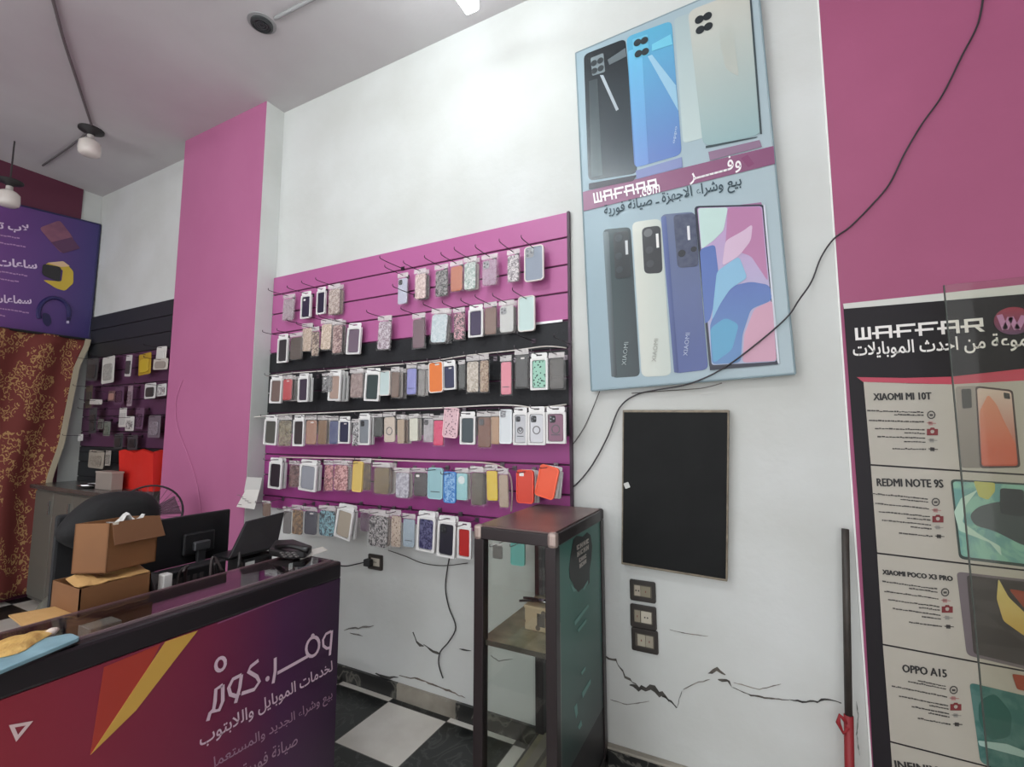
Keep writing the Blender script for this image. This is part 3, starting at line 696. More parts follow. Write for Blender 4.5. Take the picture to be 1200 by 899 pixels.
# white strings strung along the hook rows
def string(pts, r, col, label, cat='cable', Y=None, name='white_cable'):
    o = mk(name, MB().tube(smooth_path([atY(x, y, Y + (dy if dy else 0)) for x, y, dy in pts], 5), r, 6), mat(col, .5), smooth=True); return tag(o, label, cat)
string([(312, 441, 0), (345, 437, 0), (390, 434, 0), (430, 430, 0), (500, 424, 0), (545, 417, 0), (600, 411, 0), (640, 406, 0), (664, 408, .05)], .0035, (214, 206, 198), 'pale cable strung along the upper row on the black band', Y=BY - .075)
string([(296, 489, -.02), (330, 486, 0), (380, 484, 0), (440, 481, 0), (520, 478, 0), (575, 475, 0), (606, 475.5, 0), (630, 478, 0), (664, 474, .05)], .0045, (220, 214, 206), 'pale cable strung along the lower row on the black band', Y=BY - .075)
string([(328, 536, 0), (360, 536.5, 0), (420, 538, 0), (500, 541, 0), (560, 542, 0), (585, 546, 0), (597, 556, 0), (600, 575, 0), (599, 600, 0)], .0045, (216, 196, 190), 'pale cable along the magenta row, its end hanging down', Y=BY - .075)

# ================================================================== POSTER
QY = 2.205
def poster():
    def w_(x, y, k=0): return atY(x, y, QY - .0008 * k)
    bl, br, tl = w_(693, 458), w_(932, 438), w_(674.5, 62); tr = tl + (br - bl) * 1.0
    t = thing('wall_poster', 'large framed phone poster of two rows of handsets hung above the black wall hatch', 'poster', (bl + br) / 2)
    mk('canvas', MB().prism([bl, br, tr, tl], (0, .042, 0)), mat((146, 168, 178), .4, pat='gradx', col2=(168, 184, 190)), t, bevel=.006)
    er = MB()
    for a, b in ((bl, br), (br, tr), (tr, tl), (tl, bl)): er.tube([a + Vector((0, .003, 0)), b + Vector((0, .003, 0))], .0045, 6)
    mk('edge_fold', er, mat((130, 148, 154), .5), t)
    O = Vector((0, -.0008, 0))
    def deco(name, pts, m, k=1, r=0, parent=t):
        q = [w_(x, y, k) for x, y in pts]
        if r: q = roundpoly(q, r)
        return mk(name, MB().prism(q, O * -.9), m, parent)
    def camset(pts, k, parent, ring=(40, 48, 52), r=5.2):
        for x, y in pts:
            c = w_(x, y, k); c2 = w_(x + r, y, k); rr = (c2 - c).length
            a = mk('lens_dot', MB().lathe(c, (0, -1, 0), [(rr, 0), (rr, .0007)], 16).lathe(c + O * .9, (0, -1, 0), [(rr * .62, 0), (rr * .62, .0004), (rr * .5, .0004), (rr * .5, 0)], 12, True), mat(ring, .4), parent)
    def name_on(x, y, parent, col, k=6, h=27, w=5, s='XIAOMI'):
        mb = MB(); bl_ = w_(x + w, y, k); br_ = w_(x, y - h, k)
        u = (w_(x + 3, y - h, k) - w_(x, y, k)); v = (w_(x - w, y, k) - w_(x, y, k))
        write(mb, s, w_(x + w / 2, y, k), u.normalized(), v.normalized(), u.length, v.length)
        mk('brand_print', mb, mat(col, .5), parent)
    # upper row
    p = deco('dark_phone_print', [(684, 64), (733, 45), (747, 203), (689.5, 212)], mat((68, 78, 84), .25, pat='gradz', col2=(34, 40, 44), thr=.4), 1, .03)
    deco('light_streak', [(703, 88), (707, 88), (725, 128), (722, 130)], mat((168, 178, 184), .3), 3, 0, p)
    deco('light_streak', [(712, 70), (733, 56), (734, 66), (714, 76)], mat((96, 106, 110), .3), 3, 0, p)
    deco('light_streak', [(690, 95), (700, 92), (706, 205), (693, 208)], mat((78, 92, 96), .3, pat='gradz', col2=(50, 60, 64)), 2, .004, p)
    deco('camera_plate', [(692, 68), (707, 62), (709, 84), (694, 89)], mat((120, 132, 136), .3), 3, .008, p)
    camset([(696, 74), (703.5, 71), (696.5, 83), (704, 80)], 4, p, r=3.4)
    p = deco('blue_phone_print', [(734, 43.5), (787, 24), (799, 181), (743.5, 197)], mat((104, 130, 186), .25, pat='gradz', col2=(92, 168, 200), thr=.55), 2, .03)
    deco('light_streak', [(736, 60), (752, 54), (760, 192), (745, 196)], mat((110, 142, 198), .3, pat='gradz', col2=(104, 178, 212)), 3, .01, p)
    deco('light_streak', [(759, 66), (764, 64), (792, 100), (795, 130)], mat((150, 190, 212), .3), 4, 0, p)
    deco('light_streak', [(764, 52), (786, 40), (788, 52), (764, 60)], mat((112, 190, 214), .3), 4, 0, p)
    deco('camera_plate', [(741, 46), (759, 40), (761, 64), (743, 70)], mat((100, 178, 206), .3), 4, .008, p)
    camset([(747, 50), (755, 47.5), (748, 63), (756, 60.5)], 5, p, r=4.2)
    name_on(790, 168, p, (190, 206, 220), 5, 20, 3, 'oppo')
    p = deco('white_phone_print', [(790, 22), (824, 9), (826, 161), (800.5, 168)], mat((186, 200, 198), .3, pat='gradz', col2=(166, 182, 184)), 2, .02)
    p = deco('silver_phone_print', [(806, 13), (879, -15), (892.5, 158), (824, 172)], mat((150, 176, 178), .25, pat='gradz', col2=(196, 194, 184), thr=.5), 3, .04)
    deco('phone_outline', [(877.4, -14), (879.6, -15), (893, 157), (890.6, 157)], mat((58, 70, 74), .4), 4, 0, p)
    deco('phone_outline', [(827, 173.5), (886, 161.5), (888, 160), (827, 171)], mat((60, 74, 78), .4), 4, 0, p)
    deco('light_streak', [(842, 40), (858, 30), (866, 90), (850, 80)], mat((178, 182, 174), .3), 4, .02, p)
    camset([(819.5, 23), (829, 19), (820.5, 35), (830, 31)], 5, p, ring=(34, 40, 44), r=5.0)
    # purple strip and wording
    s = deco('purple_strip', [(683, 225), (906.5, 171), (908, 192), (684, 247.5)], mat((144, 98, 126), .4, pat='gradx', col2=(132, 78, 112)), 4)
    deco('reflection_print', [(745, 200), (799, 184), (800, 196), (746, 210)], mat((128, 138, 180), .4), 5, 0, s)
    deco('reflection_print', [(690, 215), (746, 205), (742, 212), (690, 222)], mat((66, 66, 74), .4), 5, .004, s)
    deco('reflection_print', [(830, 178), (890, 164), (893, 172), (832, 188)], mat((140, 112, 136), .4), 5, 0, s)
    deco('reflection_print', [(868, 186), (876, 181), (884, 192), (877, 196)], mat((128, 66, 104), .4), 5, 0, s)
    mk('logo_lettering', logo_text(MB(), 'WAFAAR', w_(696.5, 238.5, 6), w_(771, 222, 6), w_(694.8, 226.5, 6), O), mat((244, 240, 240), .4), t)
    mb = MB(); write_quad(mb, '.com', w_(750, 231.5, 7), w_(773.5, 225.5, 7), w_(749.5, 221.5, 7), bold=.01); mk('web_lettering', mb, mat((246, 242, 242), .4), t)
    mb = MB(); write_quad(mb, ar('\u0648\u0641' + '\u0640' * 7 + '\u0631'), w_(808.5, 217, 6), w_(869.5, 201, 6), w_(806.5, 196, 6), bold=.012); mk('arabic_lettering', mb, mat((244, 240, 240), .4), t)
    mb = MB(); write_quad(mb, ar('\u0628\u064a\u0639 \u0648\u0634\u0631\u0627\u0621 \u0627\u0644\u0627\u062c\u0647\u0632\u0629 \u0640 \u0635\u064a\u0627\u0646\u0629 \u0641\u0648\u0631\u064a\u0629'), w_(708.5, 258, 5), w_(870, 223.5, 5), w_(707.2, 240.5, 5), bold=.014); mk('arabic_lettering', mb, mat((44, 66, 76), .5), t)
    deco('purple_strip', [(860, 241), (892, 237), (893, 240), (861, 243)], mat((150, 106, 140), .4), 3)
    # lower row
    p = deco('black_phone_print', [(706.5, 269), (739, 266), (750, 441), (717, 443)], mat((62, 78, 80), .25, pat='gradx', col2=(46, 56, 60)), 1, .025)
    deco('side_print', [(706.5, 272), (713, 271), (723, 441), (716.5, 442)], mat((120, 134, 138), .25, pat='gradx', col2=(40, 48, 52)), 2, .008, p)
    q = deco('camera_plate', [(718.5, 273), (736.5, 270), (739, 325), (721, 327)], mat((34, 40, 44), .3), 3, .02, p)
    camset([(725, 279)], 4, q, (64, 72, 76), 4.5); camset([(725, 300), (726, 316)], 4, q, (52, 60, 64), 4); deco('flash_print', [(732.5, 282), (735.5, 281.6), (736.2, 298), (733.2, 298.4)], mat((196, 200, 200), .4), 4, 0, q)
    name_on(731, 428, p, (156, 168, 168))
    p = deco('cream_phone_print', [(740.5, 260.5), (774.5, 256), (787, 440), (752, 442)], mat((206, 208, 198), .25, pat='gradx', col2=(188, 196, 188)), 2, .03)
    q = deco('camera_plate', [(752, 267), (774, 264), (776.5, 320), (755, 321)], mat((44, 46, 50), .3), 3, .025, p)
    camset([(759.5, 273)], 4, q, (104, 106, 108), 5); camset([(761, 293), (762, 309)], 4, q, (62, 64, 68), 4.5); deco('flash_print', [(768.5, 274), (771.5, 273.6), (772.4, 290), (769.4, 290.4)], mat((226, 226, 222), .4), 4, 0, q)
    name_on(766, 424, p, (150, 152, 144))
    p = deco('blue_phone_print', [(774.5, 251.5), (814, 248), (830, 433), (790, 438)], mat((76, 90, 142), .25, pat='gradz', col2=(106, 116, 142), thr=.6), 3, .025)
    deco('side_print', [(774.5, 254), (780.5, 253), (795.5, 436), (790, 437)], mat((104, 118, 164), .25, pat='gradx', col2=(48, 62, 116)), 4, .008, p)
    q = deco('camera_plate', [(789, 252), (815, 249.5), (818.5, 312), (794, 314)], mat((82, 88, 108), .3, pat='noise', col2=(60, 66, 90), scale=40), 5, .02, p)
    camset([(799, 297)], 6, q, (36, 38, 44), 4.5); camset([(813, 292)], 6, q, (40, 42, 48), 3.5); deco('flash_print', [(805, 265), (808, 264.6), (809, 281), (806, 281.4)], mat((220, 220, 222), .4), 6, 0, q)
    name_on(803, 417, p, (170, 180, 206))
    p = deco('screen_phone_print', [(813.5, 241.5), (896, 239.5), (913, 426.5), (831.5, 433.5)], mat((40, 44, 58), .3), 4, .02)
    sc = deco('screen_print', [(817, 243.5), (893, 241.5), (910, 424), (834, 428)], mat((168, 178, 204), .25, pat='gradz', col2=(186, 150, 190)), 5, .012, p)
    deco('swirl_print', [(818, 244), (853, 243), (848, 270), (836, 282), (822, 292)], mat((188, 212, 206), .3), 6, .012, sc)
    deco('swirl_print', [(820, 292), (838, 286), (842, 320), (838, 352), (832, 375), (826, 380)], mat((88, 112, 172), .3), 6, .02, sc)
    deco('swirl_print', [(853, 243), (892, 242.5), (900, 330), (880, 300), (850, 290)], mat((178, 122, 160), .3), 6, .015, sc)
    deco('swirl_print', [(850, 282), (872, 270), (882, 262), (880, 282), (866, 300), (846, 312)], mat((206, 178, 200), .3), 7, .02, sc)
    deco('swirl_print', [(832, 380), (846, 350), (858, 335), (880, 330), (902, 334), (905, 352), (880, 362), (870, 392), (868, 425), (834, 427)], mat((96, 136, 182), .3, pat='gradz', col2=(90, 112, 172)), 7, .02, sc)
    deco('swirl_print', [(840, 318), (866, 300), (876, 326), (856, 338), (844, 356), (834, 376)], mat((134, 180, 208), .3), 8, .02, sc)
    deco('swirl_print', [(884, 362), (905, 352), (910, 423), (870, 425), (872, 392)], mat((198, 152, 172), .3), 8, .015, sc)
    deco('swirl_print', [(832, 385), (850, 372), (866, 380), (858, 410), (836, 426)], mat((92, 156, 190), .3), 8, .02, sc)
    deco('phone_outline', [(894.5, 240), (896.5, 240), (913.5, 426), (911, 426)], mat((206, 210, 220), .3), 6, 0, p)
    deco('phone_outline', [(831.5, 430), (911, 423.5), (912, 427), (832, 434)], mat((26, 30, 50), .3), 7, 0, p)
poster()

# ================================================================== BLACK HATCH, SWITCHES, SOCKET
def hatch():
    Y0 = 2.205; c = [atY(728, 661.5, Y0), atY(852.5, 682, Y0), atY(854.5, 480.5, Y0), atY(729.5, 480.5, Y0)]
    t = thing('wall_hatch', 'black flat wall hatch with pale wooden frame under the phone poster', 'hatch', (c[0] + c[1]) / 2)
    ctr = sum(c, Vector()) / 4; inn = [p + (ctr - p) * .05 for p in c]
    mk('frame', MB().ring(c, inn, (0, .045, 0)), mat((150, 138, 118), .5, pat='noise', col2=(110, 100, 86), scale=25), t, bevel=.003)
    inn2 = [p + (ctr - p) * .03 for p in c]
    mk('door_panel', MB().prism([p + Vector((0, -.004, 0)) for p in inn2], (0, .02, 0)), mat((26, 27, 27), .6, pat='noise', col2=(20, 21, 21), scale=7, bump=.05, spec=.2), t, bevel=.002)
    q = atY(734.5, 569, Y0 - .006)
    mk('pull_tag', MB().prism(rrect(q, Vector((.9, 0, .35)).normalized(), Vector((-.35, 0, .9)).normalized(), .024, .026, .004), (0, .003, 0)), mat((200, 200, 196), .4), t, label='small white pull tag')
hatch()
def plate(x0, y0, x1, y1, mods, label, group=None, plug=False):
    Y0 = 2.238; a, b = atY(x0, (y0 + y1) / 2, Y0), atY(x1, (y0 + y1) / 2, Y0); c = (a + b) / 2; wd = b.x - a.x
    ht = atY((x0 + x1) / 2, y0, Y0).z - atY((x0 + x1) / 2, y1, Y0).z; c.z = (atY((x0 + x1) / 2, y0, Y0).z + atY((x0 + x1) / 2, y1, Y0).z) / 2
    t = thing('wall_switch' if not plug else 'wall_socket', label, 'switch' if not plug else 'socket', (c.x, WALL_Y, c.z - ht / 2), group)
    BK = Vector((0, 1, 0))
    mk('surround', MB().ring(rrect(c, U, V, wd, ht, .008), rrect(c, U, V, wd * .72, ht * .58, .004), BK * .011), mat((46, 40, 36), .35), t, bevel=.002)
    mk('inner_plate', MB().prism(rrect(c + BK * .003, U, V, wd * .74, ht * .6, .003), BK * .007), mat((90, 84, 74), .5), t)
    for fx, w_, col, kind in mods:
        q = c + U * (fx * wd)
        m = mk('rocker' if kind == 'r' else 'outlet', MB().prism(rrect(q, U, V, w_ * wd, ht * .5, .002), BK * .004), mat(col, .4), t, bevel=.0015)
        if kind == 'o':
            mk('pin_holes', MB().lathe(q + U * (-.006) + BK * -.0002, (0, -1, 0), [(.0035, 0), (.0035, .0006)], 10).lathe(q + U * .006 + BK * -.0002, (0, -1, 0), [(.0035, 0), (.0035, .0006)], 10), M_dark, m)
        else:
            mk('marker', MB().box(q.x - .002, q.x + .002, q.y - .0008, q.y, q.z - .004, q.z + .004), mat((120, 50, 44), .5), m)
    return t, c, wd, ht
plate(738, 681, 768, 705.5, [(-.2, .24, (178, 166, 150), 'o'), (.12, .38, (140, 132, 112), 'r')], 'dark framed wall switch directly under the black hatch', 'dark wall switches')
plate(738.5, 710, 769, 737, [(-.22, .22, (150, 140, 122), 'r'), (.12, .4, (196, 188, 172), 'o')], 'dark framed wall switch in the middle of the three', 'dark wall switches')
plate(740, 738, 771, 765, [(-.12, .3, (176, 168, 150), 'r'), (.18, .28, (160, 152, 136), 'r')], 'dark framed wall switch lowest of the three', 'dark wall switches')
t_, c_, w_, h_ = plate(431, 650, 447.5, 668, [(.02, .6, (186, 178, 164), 'o')], 'dark framed wall socket with a black plug in it', None, True)
pt = thing('power_plug', 'black power plug pushed into the low wall socket', 'plug', c_ + Vector((-.03, -.02, -.02)))
mk('plug_body', MB().box(c_.x - .058, c_.x - .006, c_.y - .04, c_.y - .0045, c_.z - .022, c_.z + .02), M_dark, pt, bevel=.006)
mk('plug_cable', MB().tube(smooth_path([c_ + Vector((-.058, -.022, 0)), c_ + Vector((-.12, -.02, -.02)), c_ + Vector((-.25, -.02, -.05)), c_ + Vector((-.4, -.03, -.03))], 5), .004, 6), M_dark, pt, smooth=True)

# loose wires on the walls
def wire(pts, r, col, label, Y, name='wall_wire', n=5):
    o = mk(name, MB().tube(smooth_path([atY(p[0], p[1], Y if len(p) < 3 else p[2]) for p in pts], n), r, 6), mat(col, .5), smooth=True); return tag(o, label, 'wire')
wire([(1153, -8), (1146, 28), (1127, 66), (1104, 112), (1080, 146), (1060, 180), (1042, 216), (1020, 242), (996, 266), (977, 280), (962, 302), (951, 330), (936, 352, 2.195), (924, 370, 2.19), (900, 392, 2.19), (870, 416, 2.19), (850, 430, 2.19), (828, 442, 2.195), (800, 452, 2.21), (770, 457, 2.215), (745, 463), (726, 478), (712, 512), (694, 545), (675, 568), (662, 574)], .0035, (50, 46, 50), 'long dark wire drooping across the pink bay and over the poster corner', 2.236)
wire([(846, 449, 2.215), (822, 455, 2.22), (780, 458), (740, 461)], .0022, (90, 84, 80), 'thin wire peeking from under the poster bottom edge', 2.244)
wire([(703, 458, 2.215), (694, 480), (684, 502), (672, 520), (664, 530)], .0022, (70, 66, 64), 'short thin wire from the poster corner to the display board', 2.244)
wire([(527, 652), (524, 668), (522, 690), (526, 712), (534, 735), (526, 752), (516, 764), (514, 778), (519, 795)], .0035, (44, 42, 42), 'wavy black wire hanging down the cracked wall under the cases', 2.236)
wire([(455, 645), (475, 652), (495, 660), (520, 663), (548, 660)], .0025, (66, 62, 60), 'thin dark wire slung under the lowest cases', 2.225)
wire([(214, 445), (206, 470), (208, 500), (224, 545), (232, 575), (236, 615)], .0028, (196, 120, 160), 'thin pale wire running down the pink pier', PIL_Y - .006)
wire([(286, 489), (298, 489.5), (312, 489, 2.20)], .003, (190, 186, 180), 'short pale wire crossing the white side of the pier', 2.17)
wire([(300, 405, 2.2), (312, 410), (318, 411)], .002, (90, 88, 88), 'stub of thin wire at the upper corner of the display', 2.225)

# pole leaning in the corner
def pole():
    a, b = atY(990.5, 620, 2.215), atY(995.5, 899, 2.18); d = (b - a); k = (.0 - a.z) / d.z; foot = a + d * k
    t = thing('floor_wiper', 'dark pole with red lower sleeve leaning beside the pink bay', 'pole', foot)
    def at(z): return a + d * ((z - a.z) / d.z)
    z1 = atY(995, 842, 2.185).z
    mk('handle', MB().tube([at(z1), at((a.z + z1) / 2), a], .0125, 10), mat((70, 62, 56), .5, pat='noise', col2=(36, 34, 33), scale=7), t, smooth=True)
    mk('sleeve', MB().tube([at(.06), at(z1 + .01)], .0155, 10), mat((140, 30, 36), .5), t, smooth=True, label='red plastic sleeve')
    q = at(z1 - .015)
    mk('knot', MB().tube([q + Vector((-.005, -.005, .0)), q + Vector((-.028, -.012, .024)), q + Vector((-.034, -.014, -.002)), q + Vector((-.02, -.012, -.036)), q + Vector((-.003, -.01, -.012))], [.009, .006, .008, .005, .008], 8), mat((146, 28, 36), .6), t, smooth=True, label='red knotted strip')
    mk('blade', MB().box(foot.x - .2, foot.x + .12, foot.y - .02, foot.y + .02, .005, .06), M_dark, t, bevel=.005)
pole()

# ================================================================== PHONE LIST BANNER on the pink bay
def banner():
    B0 = 2.241
    def w_(x, y, k=0): return atY(x, y, B0 - .0009 * k)
    O = Vector((0, -.0009, 0))
    L0 = [(988, 356), (1006.5, 600), (1023.5, 899), (1031, 1010)]
    t = thing('price_list_banner', 'tall black and cream phone list banner on the pink bay', 'banner', (w_(1031, 1010) + Vector((.4, 0, 0))))
    XB = w_(988, 400).x + 1.02
    def right(y, k=0):                              # the banner's far edge, beyond the frame
        return y
    def pl(*pts): return list(pts)
    def slab(name, pts, m, k, parent=t, label=None, th=1.0):
        return mk(name, MB().prism([w_(x, y, k) if not isinstance(x, Vector) else x for x, y in pts], O * -th), m, parent, label=label)
    base = MB().prism([w_(*p, 1) for p in L0] + [Vector((XB, B0 - .0009, w_(1031, 1010).z)), Vector((XB, B0 - .0009, w_(1200, 333).z))], (0, .0012, 0))
    mk('banner_sheet', base, mat((36, 32, 36), .5, vary=.15, scale=2, spec=.25), t)
    ex = 1330; f = lambda y0, y1, x: y0 + (y1 - y0) * (x - 1000) / 200
    slab('white_edge', [(988, 356), (1200, 333.5), (ex, 319.5), (ex, 331.5), (1200, 344.5), (989, 362)], mat((206, 206, 200), .4), 2)
    slab('red_strip', [(1004, 442), (1060, 443), (1115, 441.5), (1200, 432), (ex, 424), (ex, 440), (1200, 446), (1115, 450.5), (1060, 449.5), (1012, 448)], mat((176, 52, 76), .4, pat='gradx', col2=(196, 66, 84)), 2)
    M_cream = mat((182, 176, 164), .45, pat='noise', col2=(174, 168, 156), scale=3)
    sep = [[(1012, 447.5), (1115, 450.5), (1200, 446), (ex, 440)], [(1020.5, 544.5), (1126, 551.5), (1200, 556), (ex, 564)], [(1028, 648), (1133, 660.5), (1200, 668), (ex, 683)],
           [(1034.7, 755), (1133, 773.5), (1200, 786), (ex, 810)], [(1043.5, 869), (1149, 896), (1200, 909), (ex, 942)], [(1052, 985), (1160, 1020), (1200, 1032), (ex, 1072)]]
    for i in range(5):
        a = [(x, y + (1.4 if i else 0)) for x, y in sep[i]]; b = [(x, y - .6) for x, y in sep[i + 1]][::-1]
        pts = [w_(x, y, 2) for x, y in a + b]
        pts = [p if p.z > .03 else Vector((p.x, p.y, .03)) for p in pts]
        pts = [Vector((min(p.x, XB - .012), p.y, p.z)) for p in pts]
        if max(p.z for p in pts) - min(p.z for p in pts) < .03: continue
        mk('cream_cell', MB().prism(pts, O * -1), M_cream, t)
    # lettering
    mk('logo_lettering', logo_text(MB(), 'WAFFAR', w_(1002.5, 399, 4), w_(1153, 388.5, 4), w_(1001.5, 384.5, 4) , O), mat((236, 232, 228), .4), t)
    mb = MB(); write_quad(mb, ar('\u0645\u062c\u0645\u0648\u0639\u0629 \u0645\u0646 \u0627\u062d\u062f\u062b \u0627\u0644\u0645\u0648\u0628\u0627\u064a\u0644\u0627\u062a'), w_(1000, 421.5, 4), w_(1233, 409, 4), w_(999, 402, 4), bold=.016); mk('arabic_lettering', mb, mat((236, 232, 228), .4), t)
    c = w_(1187, 376, 4); rr = (w_(1210, 376, 4) - c).length
    lg = mk('round_logo', MB().lathe(c, (0, -1, 0), [(rr, 0), (rr, .0008)], 28), mat((96, 60, 96), .4, pat='gradz', col2=(150, 44, 66)), t)
    lm = MB()
    for a_, b_ in (((1171, 369), (1178, 386)), ((1178, 386), (1184, 372)), ((1184, 372), (1192, 386)), ((1192, 386), (1200, 370))):
        p, q = w_(*a_, 5), w_(*b_, 5); s_ = (q - p).cross(Vector((0, 1, 0))).normalized() * .008; lm.prism([p - s_, p + s_, q + s_, q - s_], O)
    mk('logo_mark', lm, mat((186, 130, 170), .4), lg)
    for s, bl, br, tl in (('XIAOMI MI 10T', (1023.5, 469), (1091, 468), (1023, 461)), ('REDMI NOTE 9S', (1027.5, 569.5), (1105, 571.5), (1026.8, 560.5)), ('XIAOMI POCO X3 PRO', (1034, 673), (1116, 681), (1033.5, 667.5)),
                          ('OPPO A15', (1057.5, 787.5), (1109, 794), (1056.8, 778.5)), ('INFINIX', (1049, 900), (1100, 908), (1047.5, 891))):
        mb = MB(); [write_quad(mb, s, w_(bl[0] + d, bl[1] + dy, 4 + .25 * q), w_(br[0] + d, br[1] + dy, 4 + .25 * q), w_(tl[0] + d, tl[1] + dy, 4 + .25 * q)) for q, (d, dy) in enumerate(((0, 0), (.7, 0), (.35, .5), (1.1, .2)))]; mk('model_lettering', mb, mat((40, 38, 38), .5), t)
    # fine print as short unreadable strokes, each line with its pictogram
    R = random.Random(5)
    for ci, (ox, oy, sl) in enumerate(((1021, 482, .03), (1026, 583.5, .1), (1037, 689, .14), (1046, 803, .2))):
        yy = 0
        lines = [(2, 62), (5.5, 32), (13, 62), (22, 58), (26, 24), (31.5, 56), (36, 22), (44.5, 38)]
        if ci == 3: lines = [(2, 32), (5, 45), (14, 62), (24, 56), (27.5, 22), (33, 44), (36.5, 24), (45, 38)]
        xr = ox + (61 if ci < 3 else 62)
        for dy, ln in lines:
            sh = (dy * .13 if ci else dy * .07)
            x = xr + sh; mb = MB()
            while x > xr + sh - ln:
                wd_ = R.uniform(1.5, 4.5); h = R.uniform(1.0, 1.7); y0 = oy + dy + (x - xr) * sl + R.uniform(-.25, .25) + (dy * .02)
                mb.prism([w_(x, y0, 4), w_(x - wd_, y0 - wd_ * sl, 4), w_(x - wd_, y0 - wd_ * sl - h, 4), w_(x, y0 - h, 4)], O * .6); x -= wd_ + R.uniform(.2, .7)
            mk('fine_print_line', mb, mat((74, 70, 68), .5), t)
        for k, (dy, col) in enumerate(((4, (74, 70, 68)), (14, (176, 128, 124)), (23.5, (120, 40, 44)), (34, (150, 146, 140)), (44.5, (72, 68, 66)))):
            x = xr + 9 + dy * (.13 if ci else .07); y0 = oy + dy + 9 * sl
            ic = MB()
            if k == 0: ic.ring([w_(x + 5 * math.cos(a * .6283), y0 + 5 * math.sin(a * .6283), 4) for a in range(10)], [w_(x + 3.6 * math.cos(a * .6283), y0 + 3.6 * math.sin(a * .6283), 4) for a in range(10)], O * .6).prism([w_(x - 2, y0 - 1, 4), w_(x + 2, y0 - 1, 4), w_(x + 2, y0 + 1.4, 4), w_(x - 2, y0 + 1.4, 4)], O * .6)
            elif k == 2: ic.ring([w_(x + px, y0 + py, 4) for px, py in ((-6.5, -3), (-3, -3), (-2, -4.6), (2, -4.6), (3, -3), (6.5, -3), (6.5, 4.4), (0, 4.4), (-6.5, 4.4))], [w_(x + px, y0 + py, 4) for px, py in ((-2.4, -.6), (-1.6, -1.6), (-.6, -2), (.6, -2), (1.6, -1.6), (2.4, -.6), (1.8, 1.6), (0, 2.4), (-1.8, 1.6))], O * .6)
            else: ic.prism([w_(x - 6, y0 - 1.2, 4), w_(x + 5, y0 - .4, 4), w_(x + 5, y0 + .5, 4), w_(x - 6, y0 - .3, 4)], O * .6).prism([w_(x - 4, y0 - 2.6, 4), w_(x + 1, y0 - 2.2, 4), w_(x + 1, y0 + 2.2, 4), w_(x - 4, y0 + 1.8, 4)], O * .6)
            mk('pictogram', ic, mat(col, .5), t)
    # phone pictures
    def pic(name, pts, m, k=4, r=.012, parent=t): return mk(name, MB().prism(roundpoly([w_(x, y, k) for x, y in pts], r), O * -.8), m, parent)
    p = pic('grey_phone_print', [(1119.5, 453), (1147, 452), (1152, 548.5), (1126, 548.5)], mat((124, 116, 108), .3, pat='gradz', col2=(150, 140, 132)))
    pic('camera_plate', [(1126.5, 456), (1138, 455.5), (1139, 478), (1128, 479)], mat((54, 50, 46), .3), 6, .006, p)
    p = pic('red_phone_print', [(1143, 452), (1187, 457), (1196, 548), (1148.5, 549)], mat((70, 52, 48), .3), 5)
    s = pic('screen_print', [(1145, 454.5), (1185, 459), (1193, 546), (1150.5, 546.5)], mat((176, 74, 50), .3, pat='gradz', col2=(206, 186, 170), thr=.6), 6, .01, p)
    pic('swirl_print', [(1148, 482), (1158, 462), (1168, 474), (1176, 492), (1190, 520), (1192, 544), (1151, 545)], mat((196, 98, 70), .3, pat='gradz', col2=(206, 140, 110), thr=.7), 7, .012, s)
    pic('camera_plate', [(1176, 460), (1183, 461), (1184, 468), (1177, 467)], mat((60, 56, 54), .3), 7, .003, s)
    p = pic('green_phone_print', [(1114, 561.5), (1260, 570), (1262, 672), (1124, 655)], mat((46, 60, 56), .3), 4, .015)
    s = pic('screen_print', [(1116.5, 564), (1258, 572), (1260, 668), (1126.5, 652)], mat((132, 178, 158), .3, pat='marble', col2=(104, 152, 146), scale=7), 5, .012, p)
    pic('swirl_print', [(1141, 564), (1166, 566), (1166, 576), (1158, 586), (1147, 582)], mat((178, 178, 92), .3), 6, .006, s)
    pic('swirl_print', [(1136, 604), (1146, 594), (1168, 588), (1258, 586), (1258, 648), (1200, 640), (1165, 622), (1142, 616)], mat((62, 70, 70), .3), 6, .02, s)
    pic('swirl_print', [(1118, 600), (1126, 584), (1146, 574), (1132, 592), (1128, 612), (1150, 628), (1172, 640), (1174, 652), (1160, 636), (1124, 622)], mat((176, 204, 186), .3), 7, .006, s)
    pic('camera_plate', [(1172, 572), (1200, 574), (1200, 606), (1172, 602)], mat((44, 48, 50), .3), 7, .01, s)
    p = pic('black_phone_print', [(1121, 670), (1262, 686), (1266, 800), (1133, 768)], mat((110, 100, 104), .3), 4, .015)
    s = pic('screen_print', [(1133, 674), (1262, 689), (1264, 796), (1141, 766)], mat((66, 60, 58), .3), 5, .01, p)
    pic('swirl_print', [(1170, 678), (1182, 700), (1205, 722), (1262, 744), (1262, 772), (1210, 752), (1176, 728), (1168, 702)], mat((190, 150, 70), .3, pat='gradz', col2=(206, 190, 120)), 6, .01, s)
    pic('swirl_print', [(1182, 690), (1262, 704), (1262, 742), (1206, 720)], mat((146, 70, 50), .3), 6, .01, s)
    p = pic('teal_phone_print', [(1136, 800), (1262, 830), (1266, 938), (1149, 894)], mat((84, 122, 116), .3, pat='marble', col2=(62, 106, 100), scale=6), 4, .015)
    pic('swirl_print', [(1147, 822), (1166, 812), (1186, 836), (1184, 864), (1160, 868), (1147, 846)], mat((44, 92, 84), .3), 6, .02, p)
    pic('swirl_print', [(1146, 868), (1180, 872), (1200, 880), (1240, 894), (1200, 888), (1148, 874)], mat((160, 186, 178), .3), 6, .004, p)
    pic('swirl_print', [(1186, 790), (1262, 800), (1262, 822), (1192, 808)], mat((150, 72, 52), .3), 7, .006, p)
banner()
